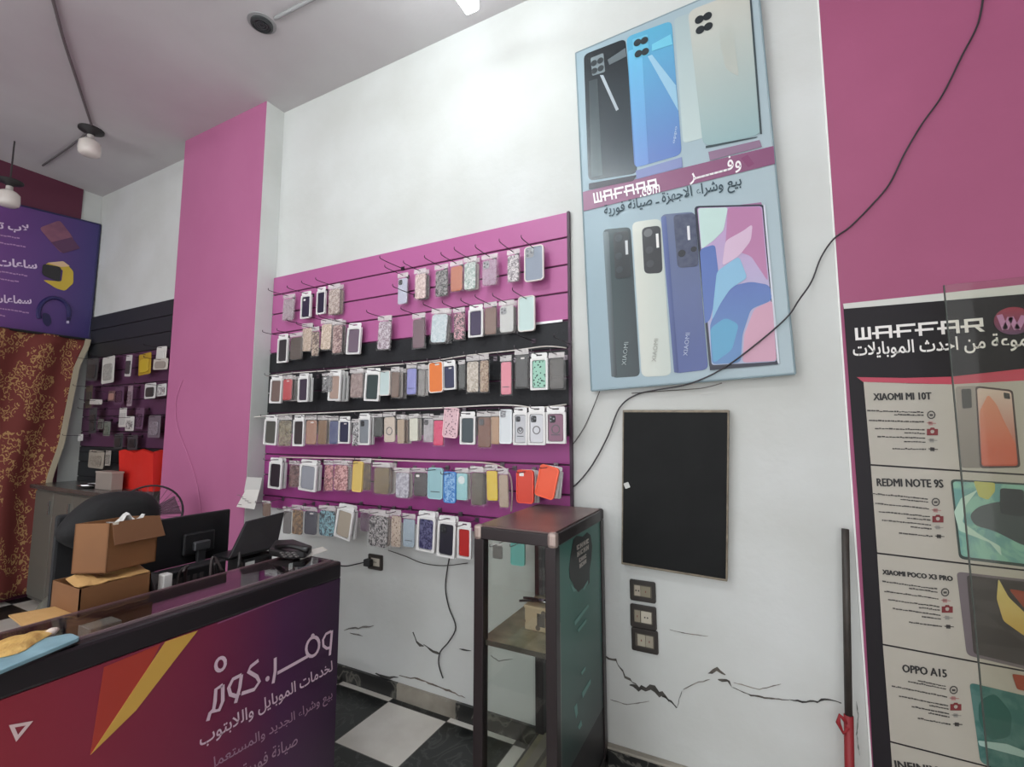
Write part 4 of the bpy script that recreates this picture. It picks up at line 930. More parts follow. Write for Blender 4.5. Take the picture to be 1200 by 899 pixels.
# free glass pane in front of the banner
gx = atY(1122, 500, 2.10).x; gt = atY(1111, 334, 2.10).z
gp = thing('glass_screen', 'clear upright glass pane standing in front of the phone list banner', 'glass pane', (gx + .6, 2.10, 0))
mk('glass', MB().box(gx, gx + 1.2, 2.097, 2.103, .03, gt), glass_mat((246, 246, 242), .03, .03), gp)
mk('edge_seal', MB().box(gx - .003, gx, 2.096, 2.104, .03, gt), mat((66, 72, 66), .4), gp)
mk('foot_rail', MB().box(gx, gx + 1.2, 2.085, 2.115, 0, .035), mat((90, 90, 88), .4, metal=.6), gp)

# ================================================================== GLASS TOWER CABINET
def tower():
    zt = EYE - .378; x0, x1, y0, y1 = -.998, -.645, 1.605, 2.222
    x0 = atZ(552, 617, zt).x; x1 = (atZ(656, 626, zt).x + atZ(704, 596, zt).x) / 2; y0 = atZ(604, 621, zt).y; y1 = min(2.226, atZ(704, 596, zt).y)
    t = thing('glass_display_tower', 'narrow glass display tower with dark frame and green sticker side', 'display cabinet', ((x0 + x1) / 2, (y0 + y1) / 2, 0))
    M_fr = mat((44, 37, 38), .35, metal=.2); e = .042; bt = .05
    for x in (x0, x1 - e):
        for y in (y0, y1 - e): mk('post', MB().box(x, x + e, y, y + e, .06, zt - bt), M_fr, t, bevel=.003)
    fr = MB()
    for z0, z1 in ((zt - bt, zt - .004), (.02, .09)):
        fr = MB().box(x0, x1, y0, y0 + e, z0, z1).box(x0, x1, y1 - e, y1, z0, z1).box(x0, x0 + e, y0 + e, y1 - e, z0, z1).box(x1 - e, x1, y0 + e, y1 - e, z0, z1)
        mk('rail_frame', fr, M_fr, t, bevel=.004)
    for x in (x0 - .004, x1 - .034):
        mk('corner_cap', MB().box(x, x + .038, y0 - .005, y0 + .032, zt - bt - .004, zt + .004), mat((176, 158, 150), .35, metal=.5), t, bevel=.013, label='silver corner cap')
    mk('corner_cap', MB().box(x1 - .03, x1 + .002, y1 - .03, y1 + .002, zt - bt, zt + .002), M_fr, t, bevel=.01)
    mk('top_panel', MB().box(x0 + .012, x1 - .012, y0 + .012, y1 - .012, zt - .012, zt + .001), mat((122, 98, 94), .34, pat='noise', col2=(96, 76, 73), scale=5), t, label='brown glossy top panel')
    mk('front_glass', MB().box(x0 + e, x1 - e, y0 + .015, y0 + .02, .09, zt - bt), glass_mat((250, 252, 250), .02, .06), t)
    mk('side_glass', MB().box(x0 + .015, x0 + .02, y0 + e, y1 - e, .09, zt - bt), glass_mat((250, 252, 250), .02, .05), t)
    # sticker-covered side
    sx = x1 - .012
    sd = mk('sticker_side', MB().box(sx, sx + .006, y0 + e - .002, y1 - .012, .30, zt - bt + .002), mat((40, 52, 52), .35, pat='gradz', col2=(62, 112, 102), thr=.25), t, label='green printed sticker covering the side')
    mk('kick_panel', MB().box(sx, sx + .005, y0 + e, y1 - .012, .06, .30), mat((36, 35, 36), .5), t)
    mk('edge_bead', MB().box(x1 - .012, x1 - .002, y0 + e - .001, y0 + e + .004, .06, EYE - .70), mat((176, 176, 170), .4), t, label='pale worn edge bead')
    fx = sx + .007
    def sp(px, py): return atX(px, py, fx)
    blob = [(672, 632), (676, 628), (683, 629), (688, 624), (692, 627), (694, 640), (693, 655), (691, 668), (691, 683), (687, 688), (682, 690), (678, 694), (674, 690), (671, 683), (668, 678), (667, 668), (669, 650)]
    mk('black_splash', MB().prism([sp(*p) for p in blob], (-.0012, 0, 0)), mat((34, 38, 37), .4), sd)
    lt = MB()
    for q in ([(675, 639), (690, 630), (690, 644), (676, 654)], [(678, 654), (687, 648), (687, 660), (679, 667)]):
        a, b, c, d = [Vector(sp(*p)) + Vector((.001, 0, 0)) for p in q]
        n = 4
        for i in range(n):
            for s0, s1 in ((.05, .42), (.56, .95)):
                f = lambda s, r: (a.lerp(b, s)).lerp(d.lerp(c, s), r)
                g0, g1 = (i + .08) / n, (i + .86) / n
                if (i + int(s0 * 10)) % 3 == 0:
                    lt.prism([f(g0, s0), f(g1, s0), f(g1, s0 + .12), f(g0, s0 + .12)], (.0006, 0, 0)).prism([f(g0, s1 - .12), f(g1, s1 - .12), f(g1, s1), f(g0, s1)], (.0006, 0, 0)).prism([f(g0, s0), f((g0 + g1) / 2, s0), f((g0 + g1) / 2, s1), f(g0, s1)], (.0006, 0, 0))
                else:
                    lt.prism([f(g0, s0), f(g0 + .07, s0), f(g0 + .07, s1), f(g0, s1)], (.0006, 0, 0)).prism([f(g1 - .07, s0), f(g1, s0), f(g1, s1), f(g1 - .07, s1)], (.0006, 0, 0)).prism([f(g0, s0 + .12), f(g1, s0 + .12), f(g1, s0 + .24), f(g0, s0 + .24)], (.0006, 0, 0))
    mk('pale_lettering', lt, mat((192, 186, 178), .5), sd)
    for q in ([(673, 729), (689, 708), (690, 711), (674, 733)], [(677, 738), (687, 725), (687, 729), (678, 741)], [(681, 788), (686, 781), (686, 785), (682, 791)], [(682, 812), (692, 796), (692, 801), (683, 818)], [(673, 829), (676, 824), (677, 836), (675, 842)], [(677, 852), (681, 844), (682, 850), (679, 855)], [(668, 684), (676, 692), (672, 694)], [(683, 690), (689, 680), (689, 684), (684, 692)]):
        mk('white_mark', MB().prism([sp(*p) + Vector((.0006, 0, 0)) for p in q], (-.001, 0, 0)), mat((104, 146, 138), .5), sd)
    # inside
    zs = EYE - .70
    zs = atY(600, 758, y0 + .02).z
    mk('glass_shelf', MB().box(x0 + .02, x1 - .02, y0 + .022, y1 - .02, zs - .008, zs), mat((168, 156, 128), .25, pat='noise', col2=(130, 120, 98), scale=12), t, label='dusty beige shelf')
    mk('shelf_edge', MB().box(x0 + .02, x1 - .02, y0 + .02, y0 + .024, zs - .016, zs + .001), mat((66, 62, 54), .4), t)
    mk('bottom_board', MB().box(x0 + .02, x1 - .02, y0 + .02, y1 - .02, .09, .10), mat((150, 142, 112), .5, pat='noise', col2=(112, 106, 84), scale=8), t)
    mk('inner_beam', MB().box(x0 + .07, x0 + .11, y0 + .1, y1 - .03, .10, .135), mat((134, 126, 112), .5), t)
    # things on the shelf
    bx, by = x1 - .165, y0 + .23; zs += .0015
    k = thing('carton', 'small patterned carton on the dusty tower shelf', 'box', (bx, by, zs))
    mk('body', MB().box(bx - .045, bx + .055, by - .05, by + .06, zs, zs + .085), mat((176, 156, 128), .6, pat='floral', col2=(84, 72, 60), scale=28, thr=.3), k, bevel=.002)
    mk('lid', MB().box(bx - .048, bx + .058, by - .053, by + .063, zs + .085, zs + .095), mat((188, 166, 136), .6), k, bevel=.002)
    mk('dark_window', MB().box(bx + .01, bx + .045, by - .052, by - .05, zs + .02, zs + .07), mat((66, 58, 50), .4), k)
    k = thing('pliers', 'small steel pliers lying on the carton in the tower', 'pliers', (bx, by + .01, zs + .095))
    kz = zs + .102
    for s in (-1, 1):
        mk('handle', MB().tube(smooth_path([(bx + .0, by, kz), (bx - .03, by - .012 * s - .01, kz + .003), (bx - .075, by - .02 * s - .02, kz)], 4), [.005] * 9, 8), M_dark, k, smooth=True)
        mk('jaw', MB().tube([(bx - .002, by + .003 * s, kz), (bx + .03, by + .006 * s, kz), (bx + .05, by + .002 * s, kz)], [.008, .007, .003], 8), mat((190, 190, 192), .2, metal=1), k, smooth=True)
tower()

# ================================================================== COUNTER
CX, CB, CE, CS, CZ = -1.655, -1.957, 1.555, -.45, EYE - .58
def counter():
    t = thing('shop_counter', 'long shop counter with glass top and purple printed front', 'counter', ((CX + CB) / 2, .6, 0))
    M_fr = mat((40, 36, 40), .3, metal=.2); e = .04; rh = .075
    for y in (CS, CE - e):
        for x in (CX - e, CB): mk('post', MB().box(x, x + e, y, y + e, .0, CZ - rh + .001), M_fr, t, bevel=.003)
    mk('top_rail', MB().box(CX - e, CX + .006, CS, CE, CZ - rh, CZ - .002), M_fr, t, bevel=.01)
    mk('back_rail', MB().box(CB, CB + .022, CS, CE, CZ - .04, CZ - .002), mat((88, 62, 66), .4), t, bevel=.003)
    for y in (CS, CE - .03): mk('end_rail', MB().box(CB + .022, CX - e, y, y + .03, CZ - rh, CZ - .002), M_fr, t, bevel=.006)
    mk('rail_bead', MB().box(CX - .036, CX - .031, CS + .03, CE - .03, CZ - .002, CZ + .006), mat((170, 150, 154), .25, metal=.5), t)
    mk('glass_top', MB().box(CB + .02, CX - .037, CS + .02, CE - .025, CZ - .006, CZ), glass_mat((244, 246, 246), .03, .08), t)
    mk('back_panel', MB().box(CB + .002, CB + .012, CS + e, CE - e, .03, CZ - .04), mat((70, 52, 58), .5), t)
    mk('inner_tray', MB().box(CB + .025, CX - e - .002, CS + .03, CE - .04, CZ - .17, CZ - .155), mat((160, 138, 148), .4, pat='noise', col2=(126, 114, 118), scale=4), t)
    mk('inner_strip', MB().box((CX + CB) / 2 - .005, (CX + CB) / 2 + .005, .62, CE - .1, CZ - .155, CZ - .145), mat((196, 180, 184), .4), t, label='pale strip inside the glass top')
    mk('end_panel', MB().box(CB + .02, CX - e, CE - .012, CE - .004, .03, CZ - rh), mat((58, 34, 60), .5), t)
    # printed front: crimson running to purple, with two flares
    m = bpy.data.materials.new('counter_print'); m.use_nodes = True; N = m.node_tree.nodes; L = m.node_tree.links; b = N['Principled BSDF']
    tc = N.new('ShaderNodeTexCoord'); sp = N.new('ShaderNodeSeparateXYZ'); L.new(tc.outputs['Object'], sp.inputs[0])
    mr = N.new('ShaderNodeMapRange'); mr.inputs['From Min'].default_value = -.3; mr.inputs['From Max'].default_value = .95; L.new(sp.outputs[1], mr.inputs[0])
    rp = N.new('ShaderNodeValToRGB'); e_ = rp.color_ramp.elements; e_[0].position = 0; e_[0].color = lin((160, 46, 54)); e_[1].position = 1; e_[1].color = lin((58, 38, 62)); q = e_.new(.55); q.color = lin((124, 42, 72)); q = e_.new(.78); q.color = lin((82, 42, 80)); L.new(mr.outputs[0], rp.inputs[0])
    L.new(rp.outputs[0], b.inputs['Base Color']); b.inputs['Roughness'].default_value = .4
    fp = mk('front_panel', MB().box(CX - .004, CX + .002, CS + .004, CE - .002, .03, CZ - rh), m, t, label='purple and crimson printed front sheet')
    FX = CX + .002
    def s_(x, y, k=1): return atX(x, y, FX + .0008 * k)
    def deco(name, pts, mm, k=1): return mk(name, MB().prism([s_(*p, k) for p in pts], (-.0008, 0, 0)), mm, fp)
    deco('orange_flare', [(122, 782), (188, 755), (160, 810), (106, 884)], mat((196, 84, 36), .4, pat='gradx', col2=(178, 62, 50)), 1)
    deco('yellow_flare', [(194, 752), (232, 739), (214, 762), (160, 832), (106, 885)], mat((214, 170, 80), .4), 2)
    tri = [s_(10.5, 850, 2), s_(39, 845, 2), s_(19, 869.5, 2)]; c = sum(tri, Vector()) / 3
    mk('triangle_print', MB().ring(tri, [c + (p - c) * .45 for p in tri], (-.0008, 0, 0)), mat((232, 206, 206), .4), fp)
    M_lt = mat((226, 200, 214), .4)
    def arab(s, bl, br, tl, bold, col=M_lt):
        mb = MB(); write_quad(mb, ar(s), s_(*bl, 3), s_(*br, 3), s_(*tl, 3), bold=bold); mk('arabic_lettering', mb, col, fp)
    # big name drawn stroke by stroke
    SK = [0]
    def stroke(mb, pts, wd):
        SK[0] += 1; P_ = [s_(x, y, 3 + .3 * SK[0]) for x, y in pts]; n = len(P_); l, r = [], []
        for i in range(n):
            d = (P_[min(i + 1, n - 1)] - P_[max(i - 1, 0)]).normalized(); k = d.cross(Vector((1, 0, 0))) * wd / 2; l.append(P_[i] + k); r.append(P_[i] - k)
        mb.add(l + r, [(i, i + 1, n + i + 1, n + i) for i in range(n - 1)])
    mb = MB()
    def lp(cx, cy, rx, ry, sk=0, a0=0, a1=360, n=16): return [(cx + rx * math.cos(math.radians(a0 + (a1 - a0) * i / n)), cy + ry * math.sin(math.radians(a0 + (a1 - a0) * i / n)) + sk * rx * math.cos(math.radians(a0 + (a1 - a0) * i / n))) for i in range(n + 1)]
    W = .0125
    stroke(mb, [(388, 740), (382, 743), (378.5, 750), (379, 757), (383, 760), (387, 759)], W * .9); stroke(mb, [(389, 739), (388, 752), (386.5, 768)], W)          # waw
    stroke(mb, lp(366.5, 758, 7.6, 11, -.35), W); stroke(mb, [(361, 769), (345, 778), (325, 789)], W)                                                              # fa
    stroke(mb, lp(366.5, 745.5, .9, 1.2, 0), .011); stroke(mb, [(322.5, 771), (322.5, 786), (320, 801)], W)                                                       # dot, ra
    stroke(mb, lp(313.5, 795.5, .9, 1.2, 0), .011)                                                                                                                 # dot
    stroke(mb, [(303, 774), (294, 781), (291, 787), (301, 793), (304, 799), (298, 808), (283, 813)], W)                                                           # kaf
    stroke(mb, [(283, 791), (273, 796), (268, 806), (270, 814), (277, 816), (281, 812)], W); stroke(mb, [(283, 791), (281, 806), (276, 824)], W)                    # waw
    stroke(mb, [(261, 803), (253, 808), (252, 822), (250, 834), (257, 832), (261, 822), (261, 803)], W); stroke(mb, [(252, 830), (246, 836), (243.5, 845)], W)      # mim
    stroke(mb, lp(258.5, 778.5, 5.6, 7.4, -.3), W * .9)
    mk('name_lettering', mb, M_lt, fp)
    arab('\u0644\u062e\u062f\u0645\u0627\u062a \u0627\u0644\u0645\u0648\u0628\u0627\u064a\u0644 \u0648\u0627\u0644\u0644\u0627\u0628\u062a\u0648\u0628', (234.5, 880), (390, 789.5), (233.5, 859.5), .012)
    arab('\u0628\u064a\u0639 \u0648\u0634\u0631\u0627\u0621 \u0627\u0644\u062c\u062f\u064a\u062f \u0648\u0627\u0644\u0645\u0633\u062a\u0639\u0645\u0644', (243, 911), (390, 822.5), (242, 892), .008, mat((170, 136, 158), .4))
    arab('\u0635\u064a\u0627\u0646\u0629 \u0641\u0648\u0631\u064a\u0629', (284, 917), (349, 876), (283.5, 897), .008, mat((176, 144, 164), .4))
    deco('edge_line', [(255, 730), (370, 686), (370, 687.2), (255, 731.5)], mat((150, 92, 130), .4), 1)
counter()
# things lying on the glass top
def on_top():
    z = CZ + .004
    a = [atZ(0, 792, z), atZ(94, 752, z), atZ(83, 747, z), atZ(30, 757, z), atZ(-20, 776, z), atZ(-20, 800, z)]
    k = thing('tablet_box', 'pale blue flat box lying on the counter glass', 'box', (sum(a, Vector()) / 6))
    mk('body', MB().prism(roundpoly(a, .012), (0, 0, .012)), mat((150, 188, 200), .4, pat='noise', col2=(118, 152, 164), scale=14), k, bevel=.002)
    mk('dark_base', MB().prism(roundpoly([p + (p - sum(a, Vector()) / 6) * .03 for p in a], .012), (0, 0, .003)), M_dark, k)
    k = thing('crumpled_gloves', 'crumpled yellow plastic wrap on the counter glass', 'wrap', atZ(20, 752, z))
    R = random.Random(3)
    outl = [(-22, 776), (10, 770), (32, 763), (40, 754), (60, 745), (67, 739), (62, 736.5), (48, 742), (30, 746), (12, 750), (-22, 758)]
    top = MB(); base = [atZ(x, y, z + .013) for x, y in outl]; n = len(base)
    ins = [(p + (sum(base, Vector()) / n - p) * .45) + Vector((0, 0, R.uniform(.006, .022))) for p in base]
    cc = sum(ins, Vector()) / n + Vector((0, 0, .008))
    top.add(base + ins + [cc], [(i, (i + 1) % n, n + (i + 1) % n, n + i) for i in range(n)] + [(n + i, n + (i + 1) % n, 2 * n) for i in range(n)])
    mk('sheet', top, mat((226, 188, 112), .5, pat='noise', col2=(180, 134, 70), scale=30, bump=.5), k, solid=.002, sub=1)
    mk('white_tip', MB().tube([atZ(52, 744, z + .012), atZ(60, 741, z + .016), atZ(66, 738, z + .012)], [.008, .012, .007], 8), mat((226, 206, 196), .5), k, smooth=True)
on_top()
# counter contents: pale box standing in the tray
q = atZ(128, 735, CZ - .15)
k = thing('carton', 'small pale box standing inside the counter under the glass', 'box', (-1.865, .78, CZ - .153))
mk('body', MB().box(-1.90, -1.83, .74, .82, CZ - .153, CZ - .03), mat((150, 150, 146), .3, pat='noise', col2=(110, 110, 108), scale=20), k, bevel=.003)
mk('flap', MB().box(-1.90, -1.83, .735, .74, CZ - .10, CZ - .03), mat((168, 168, 164), .3), k)
k = thing('paper_note', 'pale sheet inside the far end of the glass counter', 'sheet', (-1.8, 1.3, CZ - .155))
mk('sheet', MB().grid(lambda i, j: Vector((-1.93 + .25 * i, 1.13 + .16 * j, CZ - .135 + .004 * math.sin(5 * i) * j)), 6, 4), mat((206, 208, 204), .5), k, solid=.001)
mk('clip', MB().box(-1.8, -1.77, 1.2, 1.26, CZ - .134, CZ - .12), mat((120, 120, 124), .3, metal=.7), k)
# handheld terminal and paper at the wall end of the counter
def terminal():
    z = CZ + .001; c = atZ(340, 653, z)
    k = thing('desk_telephone', 'black desk telephone at the wall end of the counter', 'telephone', c)
    pts = [atZ(314, 652, z), atZ(338, 656, z), atZ(358, 655, z), atZ(366, 648, z), atZ(345, 640, z), atZ(322, 641, z)]
    mk('body', MB().prism(pts, (0, 0, .035)), mat((34, 32, 32), .35), k, bevel=.01)
    mk('handset', MB().tube(smooth_path([atZ(325, 641, z + .04), atZ(340, 640, z + .06), atZ(362, 645, z + .045)], 4), [.014, .012, .011, .011, .011, .011, .012, .015, .016][:9], 8), mat((28, 27, 28), .3), k, smooth=True)
    ky = MB()
    for i in range(3):
        for j in range(3):
            p = atZ(330 + 7 * i + 2 * j, 648 + 2.2 * j, z + .036); ky.box(p.x - .006, p.x + .006, p.y - .006, p.y + .006, z + .034, z + .039)
    mk('keypad', ky, mat((110, 106, 104), .4), k)
    p = thing('paper_slip', 'white paper slip under the desk telephone', 'paper', atZ(372, 650, z))
    mk('sheet', MB().prism([atZ(352, 656, z), atZ(384, 645, z), atZ(378, 641, z), atZ(350, 648, z)], (0, 0, .0015)), mat((214, 210, 202), .6), p)
    p.location.z += 0
terminal()

# ================================================================== BEHIND THE COUNTER
DZ = .75
def desk():
    t = thing('work_desk', 'dark work desk hidden behind the purple counter', 'desk', (-2.3, 1.3, 0))
    mk('desk_top', MB().box(-2.66, -1.985, .72, 1.84, DZ - .03, DZ), mat((74, 58, 54), .4), t, bevel=.004)
    for x in (-2.62, -2.04):
        for y in (.76, 1.8): mk('leg', MB().box(x - .02, x + .02, y - .02, y + .02, 0, DZ - .03), M_dark, t)
desk()
def cartons():
    z1 = atX(134, 678, -2.07).z; z0 = DZ
    a, b = atX(93, 700, -2.03).y, atX(176, 690, -2.03).y
    m = mat((130, 88, 52), .7, pat='noise', col2=(118, 78, 46), scale=6); m2 = mat((196, 154, 98), .7)
    t = thing('cardboard_box', 'small open cardboard box underneath the bigger carton', 'box', (-2.13, (a + b) / 2, z0), 'cardboard boxes by the counter')
    th = .004; x0, x1 = -2.24, -2.03
    mk('body', MB().box(x1 - th, x1, a, b, z0, z1).box(x0, x0 + th, a, b, z0, z1).box(x0, x1, a, a + th, z0, z1).box(x0, x1, b - th, b, z0, z1).box(x0, x1, a, b, z0, z0 + th), m, t)
    R = random.Random(2)
    mk('torn_flap', MB().grid(lambda i, j: Vector((x1 - .01 - .10 * j, a + (b - a) * i, z1 + .002 + .012 * math.sin(i * 9) * j + R.uniform(-.002, .004) + .012 * j)), 10, 3), m2, t, solid=.003, label='pale torn inner flap')
    mk('side_flap', MB().grid(lambda i, j: Vector((x1 - .005 - .17 * i, a - .115 * j, z1 - .085 - .01 * j + .02 * i * j)), 4, 4), m2, t, solid=.004, label='pale folded-out side flap')
    # bigger carton resting on it, one top flap folded over the front
    c = atX(124, 674, -2.05); zb = z1 + .03; zt = atX(122, 614, -2.06).z
    u = Vector((-.10, 1, 0)).normalized(); v = Vector((-1, -.10, 0)).normalized(); L1 = (atX(182, 655, -2.07).y - c.y) * 1.0; L2 = .115
    o = Vector((-2.05, c.y, zb)); H = zt - zb
    t = thing('cardboard_box', 'bigger open cardboard box stacked on the small torn one', 'box', o + u * L1 / 2 + v * L2 / 2, 'cardboard boxes by the counter')
    v = Vector((-1, -.62, 0)).normalized()
    mb = MB()
    def pan(p, q): mb.prism([p, q, q + Vector((0, 0, H)), p + Vector((0, 0, H))], (v if abs((q - p).normalized().dot(u)) > .9 else u) * .004)
    pan(o, o + u * L1); pan(o + v * (L2 - .004), o + v * (L2 - .004) + u * L1); pan(o, o + v * L2); pan(o + u * (L1 - .004), o + u * (L1 - .004) + v * L2)
    mb.prism([o, o + u * L1, o + u * L1 + v * L2, o + v * L2], (0, 0, .004))
    mk('body', mb, mat((140, 94, 55), .7, pat='noise', col2=(126, 84, 50), scale=5), t)
    f0 = o + Vector((0, 0, H)) + u * .006; out = Vector((.03, 0, -.075))
    mk('front_flap', MB().prism([f0, f0 + u * (L1 - .004), f0 + u * (L1 + .006) + out, f0 + u * .0 + out], Vector((.003, 0, .002))), mat((112, 73, 44), .7), t, label='darker flap folded over the front')
    mk('packing_paper', MB().grid(lambda i, j: o + u * (L1 * (.35 + .45 * i)) + v * (L2 * (.15 + .5 * j)) + Vector((0, 0, H - .005 + .03 * math.sin(i * 7) * math.sin(j * 5 + 1))), 7, 5), mat((206, 204, 200), .6), t, solid=.002, label='crumpled white paper')
    mk('corner_tear', MB().prism([f0 + Vector((.004, 0, 0)), f0 + u * .02 + Vector((.004, 0, .004)), f0 + u * .012 + Vector((.006, 0, -.04))], (.002, 0, 0)), mat((206, 196, 180), .7), t)
cartons()
M_scr = mat((26, 26, 28), .4)
def screens():
    X = -2.36
    y0, y1 = atX(168, 612, X).y, atX(270.5, 598, X).y; zt0 = atX(270, 598, X).z; zb = atX(262, 651, X).z
    zt = (atX(185, 608, X).z + zt0) / 2
    t = thing('computer_monitor', 'black computer monitor seen from behind beside the cartons', 'monitor', (X, (y0 + y1) / 2, DZ))
    mk('back_shell', MB().box(X - .02, X, y0, y1, zb, zt), M_scr, t, bevel=.006)
    ym = atX(232, 630, X).y
    mk('bulge', MB().box(X, X + .02, ym - .07, ym + .07, (zb + zt) / 2 - .07, (zb + zt) / 2 + .03), M_scr, t, bevel=.008)
    mk('stand_hinge', MB().box(X + .02, X + .045, ym - .035, ym + .035, (zb + zt) / 2 - .05, (zb + zt) / 2 - .01), mat((120, 120, 124), .3, metal=.8), t, bevel=.005, label='silver hinge')
    mk('stand_neck', MB().box(X + .02, X + .04, ym - .018, ym + .018, DZ + .012, (zb + zt) / 2 - .03), mat((44, 44, 46), .35), t, bevel=.003)
    mk('stand_foot', MB().box(X - .08, X + .09, ym - .1, ym + .1, DZ, DZ + .014), M_scr, t, bevel=.005)
    # second screen, a laptop standing open with its lid towards the room
    c = [atX(268, 655, -2.16), atX(325, 640, -2.16), atX(334.5, 599.5, -2.24), atX(289, 612, -2.24)]
    c[3] = c[0] + (c[2] - c[1]) + Vector((0, .03, 0)); bm = (c[0] + c[1]) / 2
    t = thing('laptop', 'black open laptop seen from behind next to the monitor', 'laptop', (bm.x, bm.y, DZ))
    tl, tr = atX(289, 611.5, -2.24), atX(333.5, 600, -2.24)
    mk('lid', MB().prism([c[0], c[1], tr, tl], (-.012, 0, 0)), M_scr, t, bevel=.003)
    bz = min(c[0].z, c[1].z)
    mk('base', MB().prism([c[0] + Vector((-.01, 0, -.012)), c[1] + Vector((-.01, 0, -.012)), c[1] + Vector((-.16, .02, -.02)), c[0] + Vector((-.16, .02, -.02))], (0, 0, .016)), M_scr, t, bevel=.003)
    st = thing('laptop_riser', 'dark riser stand lifting the laptop off the desk', 'stand', (bm.x - .12, bm.y, DZ))
    mk('riser_plate', MB().box(bm.x - .15, bm.x - .01, bm.y - .04, bm.y + .12, bz - .04, bz - .026), M_dark, st)
    for s in (-1, 1): mk('riser_leg', MB().box(bm.x - .14, bm.x - .03, bm.y + .04 + s * .07 - .008, bm.y + .04 + s * .07 + .008, DZ, bz - .04), M_dark, st)
    k = thing('clutter_box', 'low black box standing in for dark clutter under the monitor', 'case', (-2.16, 1.2, DZ))  # plain box in place of dark clutter, keyboard and cables
    mk('shell', MB().box(-2.245, -2.165, atX(182, 680, -2.2).y, 1.36, DZ, EYE - .59), M_scr, k, bevel=.008)
    sl = MB()
    for i in range(9): sl.box(-2.1655, -2.164, 1.02 + i * .028, 1.036 + i * .028, EYE - .69, EYE - .62)
    mk('vent_grille', sl, mat((66, 62, 62), .4), k)
    # desk clutter
    R = random.Random(8)
    for i, (px, py, col, lab) in enumerate(((205, 676, (52, 46, 46), 'tangled black cable behind the small carton'), (248, 664, (60, 50, 50), 'looped dark cable under the monitor'), (282, 656, (46, 42, 42), 'coiled black cable in front of the laptop'))):
        p = atX(px, py, -2.06); zz = max(p.z, DZ + .01); pts = [Vector((-2.13 + .03 * math.cos(a * 1.1), p.y + (a - 5) * .018, DZ + .012 + (zz - DZ) * (.5 + .5 * math.sin(a * .8 + i)))) for a in range(11)]
        tag(mk('desk_cable', MB().tube(smooth_path(pts, 4), .006, 6), mat(col, .5), smooth=True), lab, 'cable')
    p = atX(194, 676, -2.04); k = thing('adapter', 'small white adapter lying behind the counter glass', 'adapter', (p.x, p.y, DZ))
    mk('body', MB().box(p.x - .02, p.x + .02, p.y - .016, p.y + .016, DZ, max(p.z + .012, DZ + .03)), mat((206, 204, 200), .4), k, bevel=.004)
    mk('socket', MB().box(p.x + .019, p.x + .021, p.y - .006, p.y + .006, DZ + .02, DZ + .03), M_dark, k)
screens()
# note sheets taped to the pier edge
def notes():
    Y0 = PIL_Y - .03
    k = thing('paper_note', 'white notes hanging off the pier edge above the laptop', 'paper', atY(292, 597, Y0))
    mk('sheet', MB().prism([atY(277, 594, Y0 - .02), atY(298, 597, Y0 - .02), atY(304, 574, Y0 + .02), atY(288, 574, Y0 + .02)], (0, .003, 0)), mat((222, 218, 212), .6), k)
    mk('second_sheet', MB().prism([atY(286, 576, Y0 + .024), atY(304, 577, Y0 + .024), atY(307, 560, Y0 + .026), atY(289, 559, Y0 + .026)], (0, .003, 0)), mat((206, 204, 200), .6), k)
    R = random.Random(4); mb = MB()
    for i in range(6):
        a = atY(283 + 3 * i % 14, 580 + i * 2.2, Y0 - .004 - .002 * i); mb.box(a.x - .02, a.x + .02, a.y - .018, a.y - .017, a.z - .002, a.z + .002)
    mk('scribble', mb, mat((120, 112, 110), .6), k)
notes()
def chair():
    X = -2.95
    def p(x, y): return atX(x, y, X)
    c = p(125, 640)
    t = thing('office_chair', 'black office chair draped with a black jacket behind the counter', 'chair', (X - .2, c.y, 0))
    out = [(63, 632), (64, 622), (76, 607), (92, 592), (110, 580), (135, 575), (165, 574.5), (178, 578), (187, 592), (188, 606), (176, 640), (150, 655), (100, 650), (74, 640)]
    P_ = [p(*q) for q in out]; n = len(P_); cc = sum(P_, Vector()) / n
    mb = MB(); layers = [(1.0, -.03), (1.0, .0), (.94, .05), (.75, .085), (.4, .10)]
    vs = []; fs = []
    for s, d in layers: vs += [cc + (q - cc) * s + Vector((d, 0, 0)) for q in P_]
    vs.append(cc + Vector((.105, 0, 0))); vs.append(cc + Vector((-.04, 0, 0)))
    for l in range(len(layers) - 1): fs += [(l * n + i, l * n + (i + 1) % n, (l + 1) * n + (i + 1) % n, (l + 1) * n + i) for i in range(n)]
    b = (len(layers) - 1) * n; fs += [(b + i, b + (i + 1) % n, len(vs) - 2) for i in range(n)] + [((i + 1) % n, i, len(vs) - 1) for i in range(n)]
    mk('draped_jacket', MB().add(vs, fs), mat((24, 23, 24), .8, bump=.4, bscale=20), t, smooth=True, sub=1, label='black jacket over the chair back')
    zc = .48; xc, yc = X - .26, c.y
    mk('backrest', MB().box(X - .07, X - .04, c.y - .19, c.y + .19, zc + .1, cc.z + .05), mat((34, 34, 36), .7), t, bevel=.012)
    mk('seat', MB().box(xc - .23, xc + .22, yc - .23, yc + .23, zc - .05, zc + .03), mat((30, 30, 32), .7), t, bevel=.03)
    mk('column', MB().tube([(xc, yc, .08), (xc, yc, zc - .05)], .025, 10), M_dark, t)
    for i in range(5):
        a = i * 2 * math.pi / 5; e = Vector((xc + .27 * math.cos(a), yc + .27 * math.sin(a), .06))
        lg = mk('leg', MB().tube([(xc, yc, .1), e], [.024, .016], 8), M_dark, t); mk('caster', MB().lathe(e + Vector((0, -.012, -.032)), (0, 1, 0), [(.028, 0), (.028, .024)], 14), M_dark, lg)
chair()
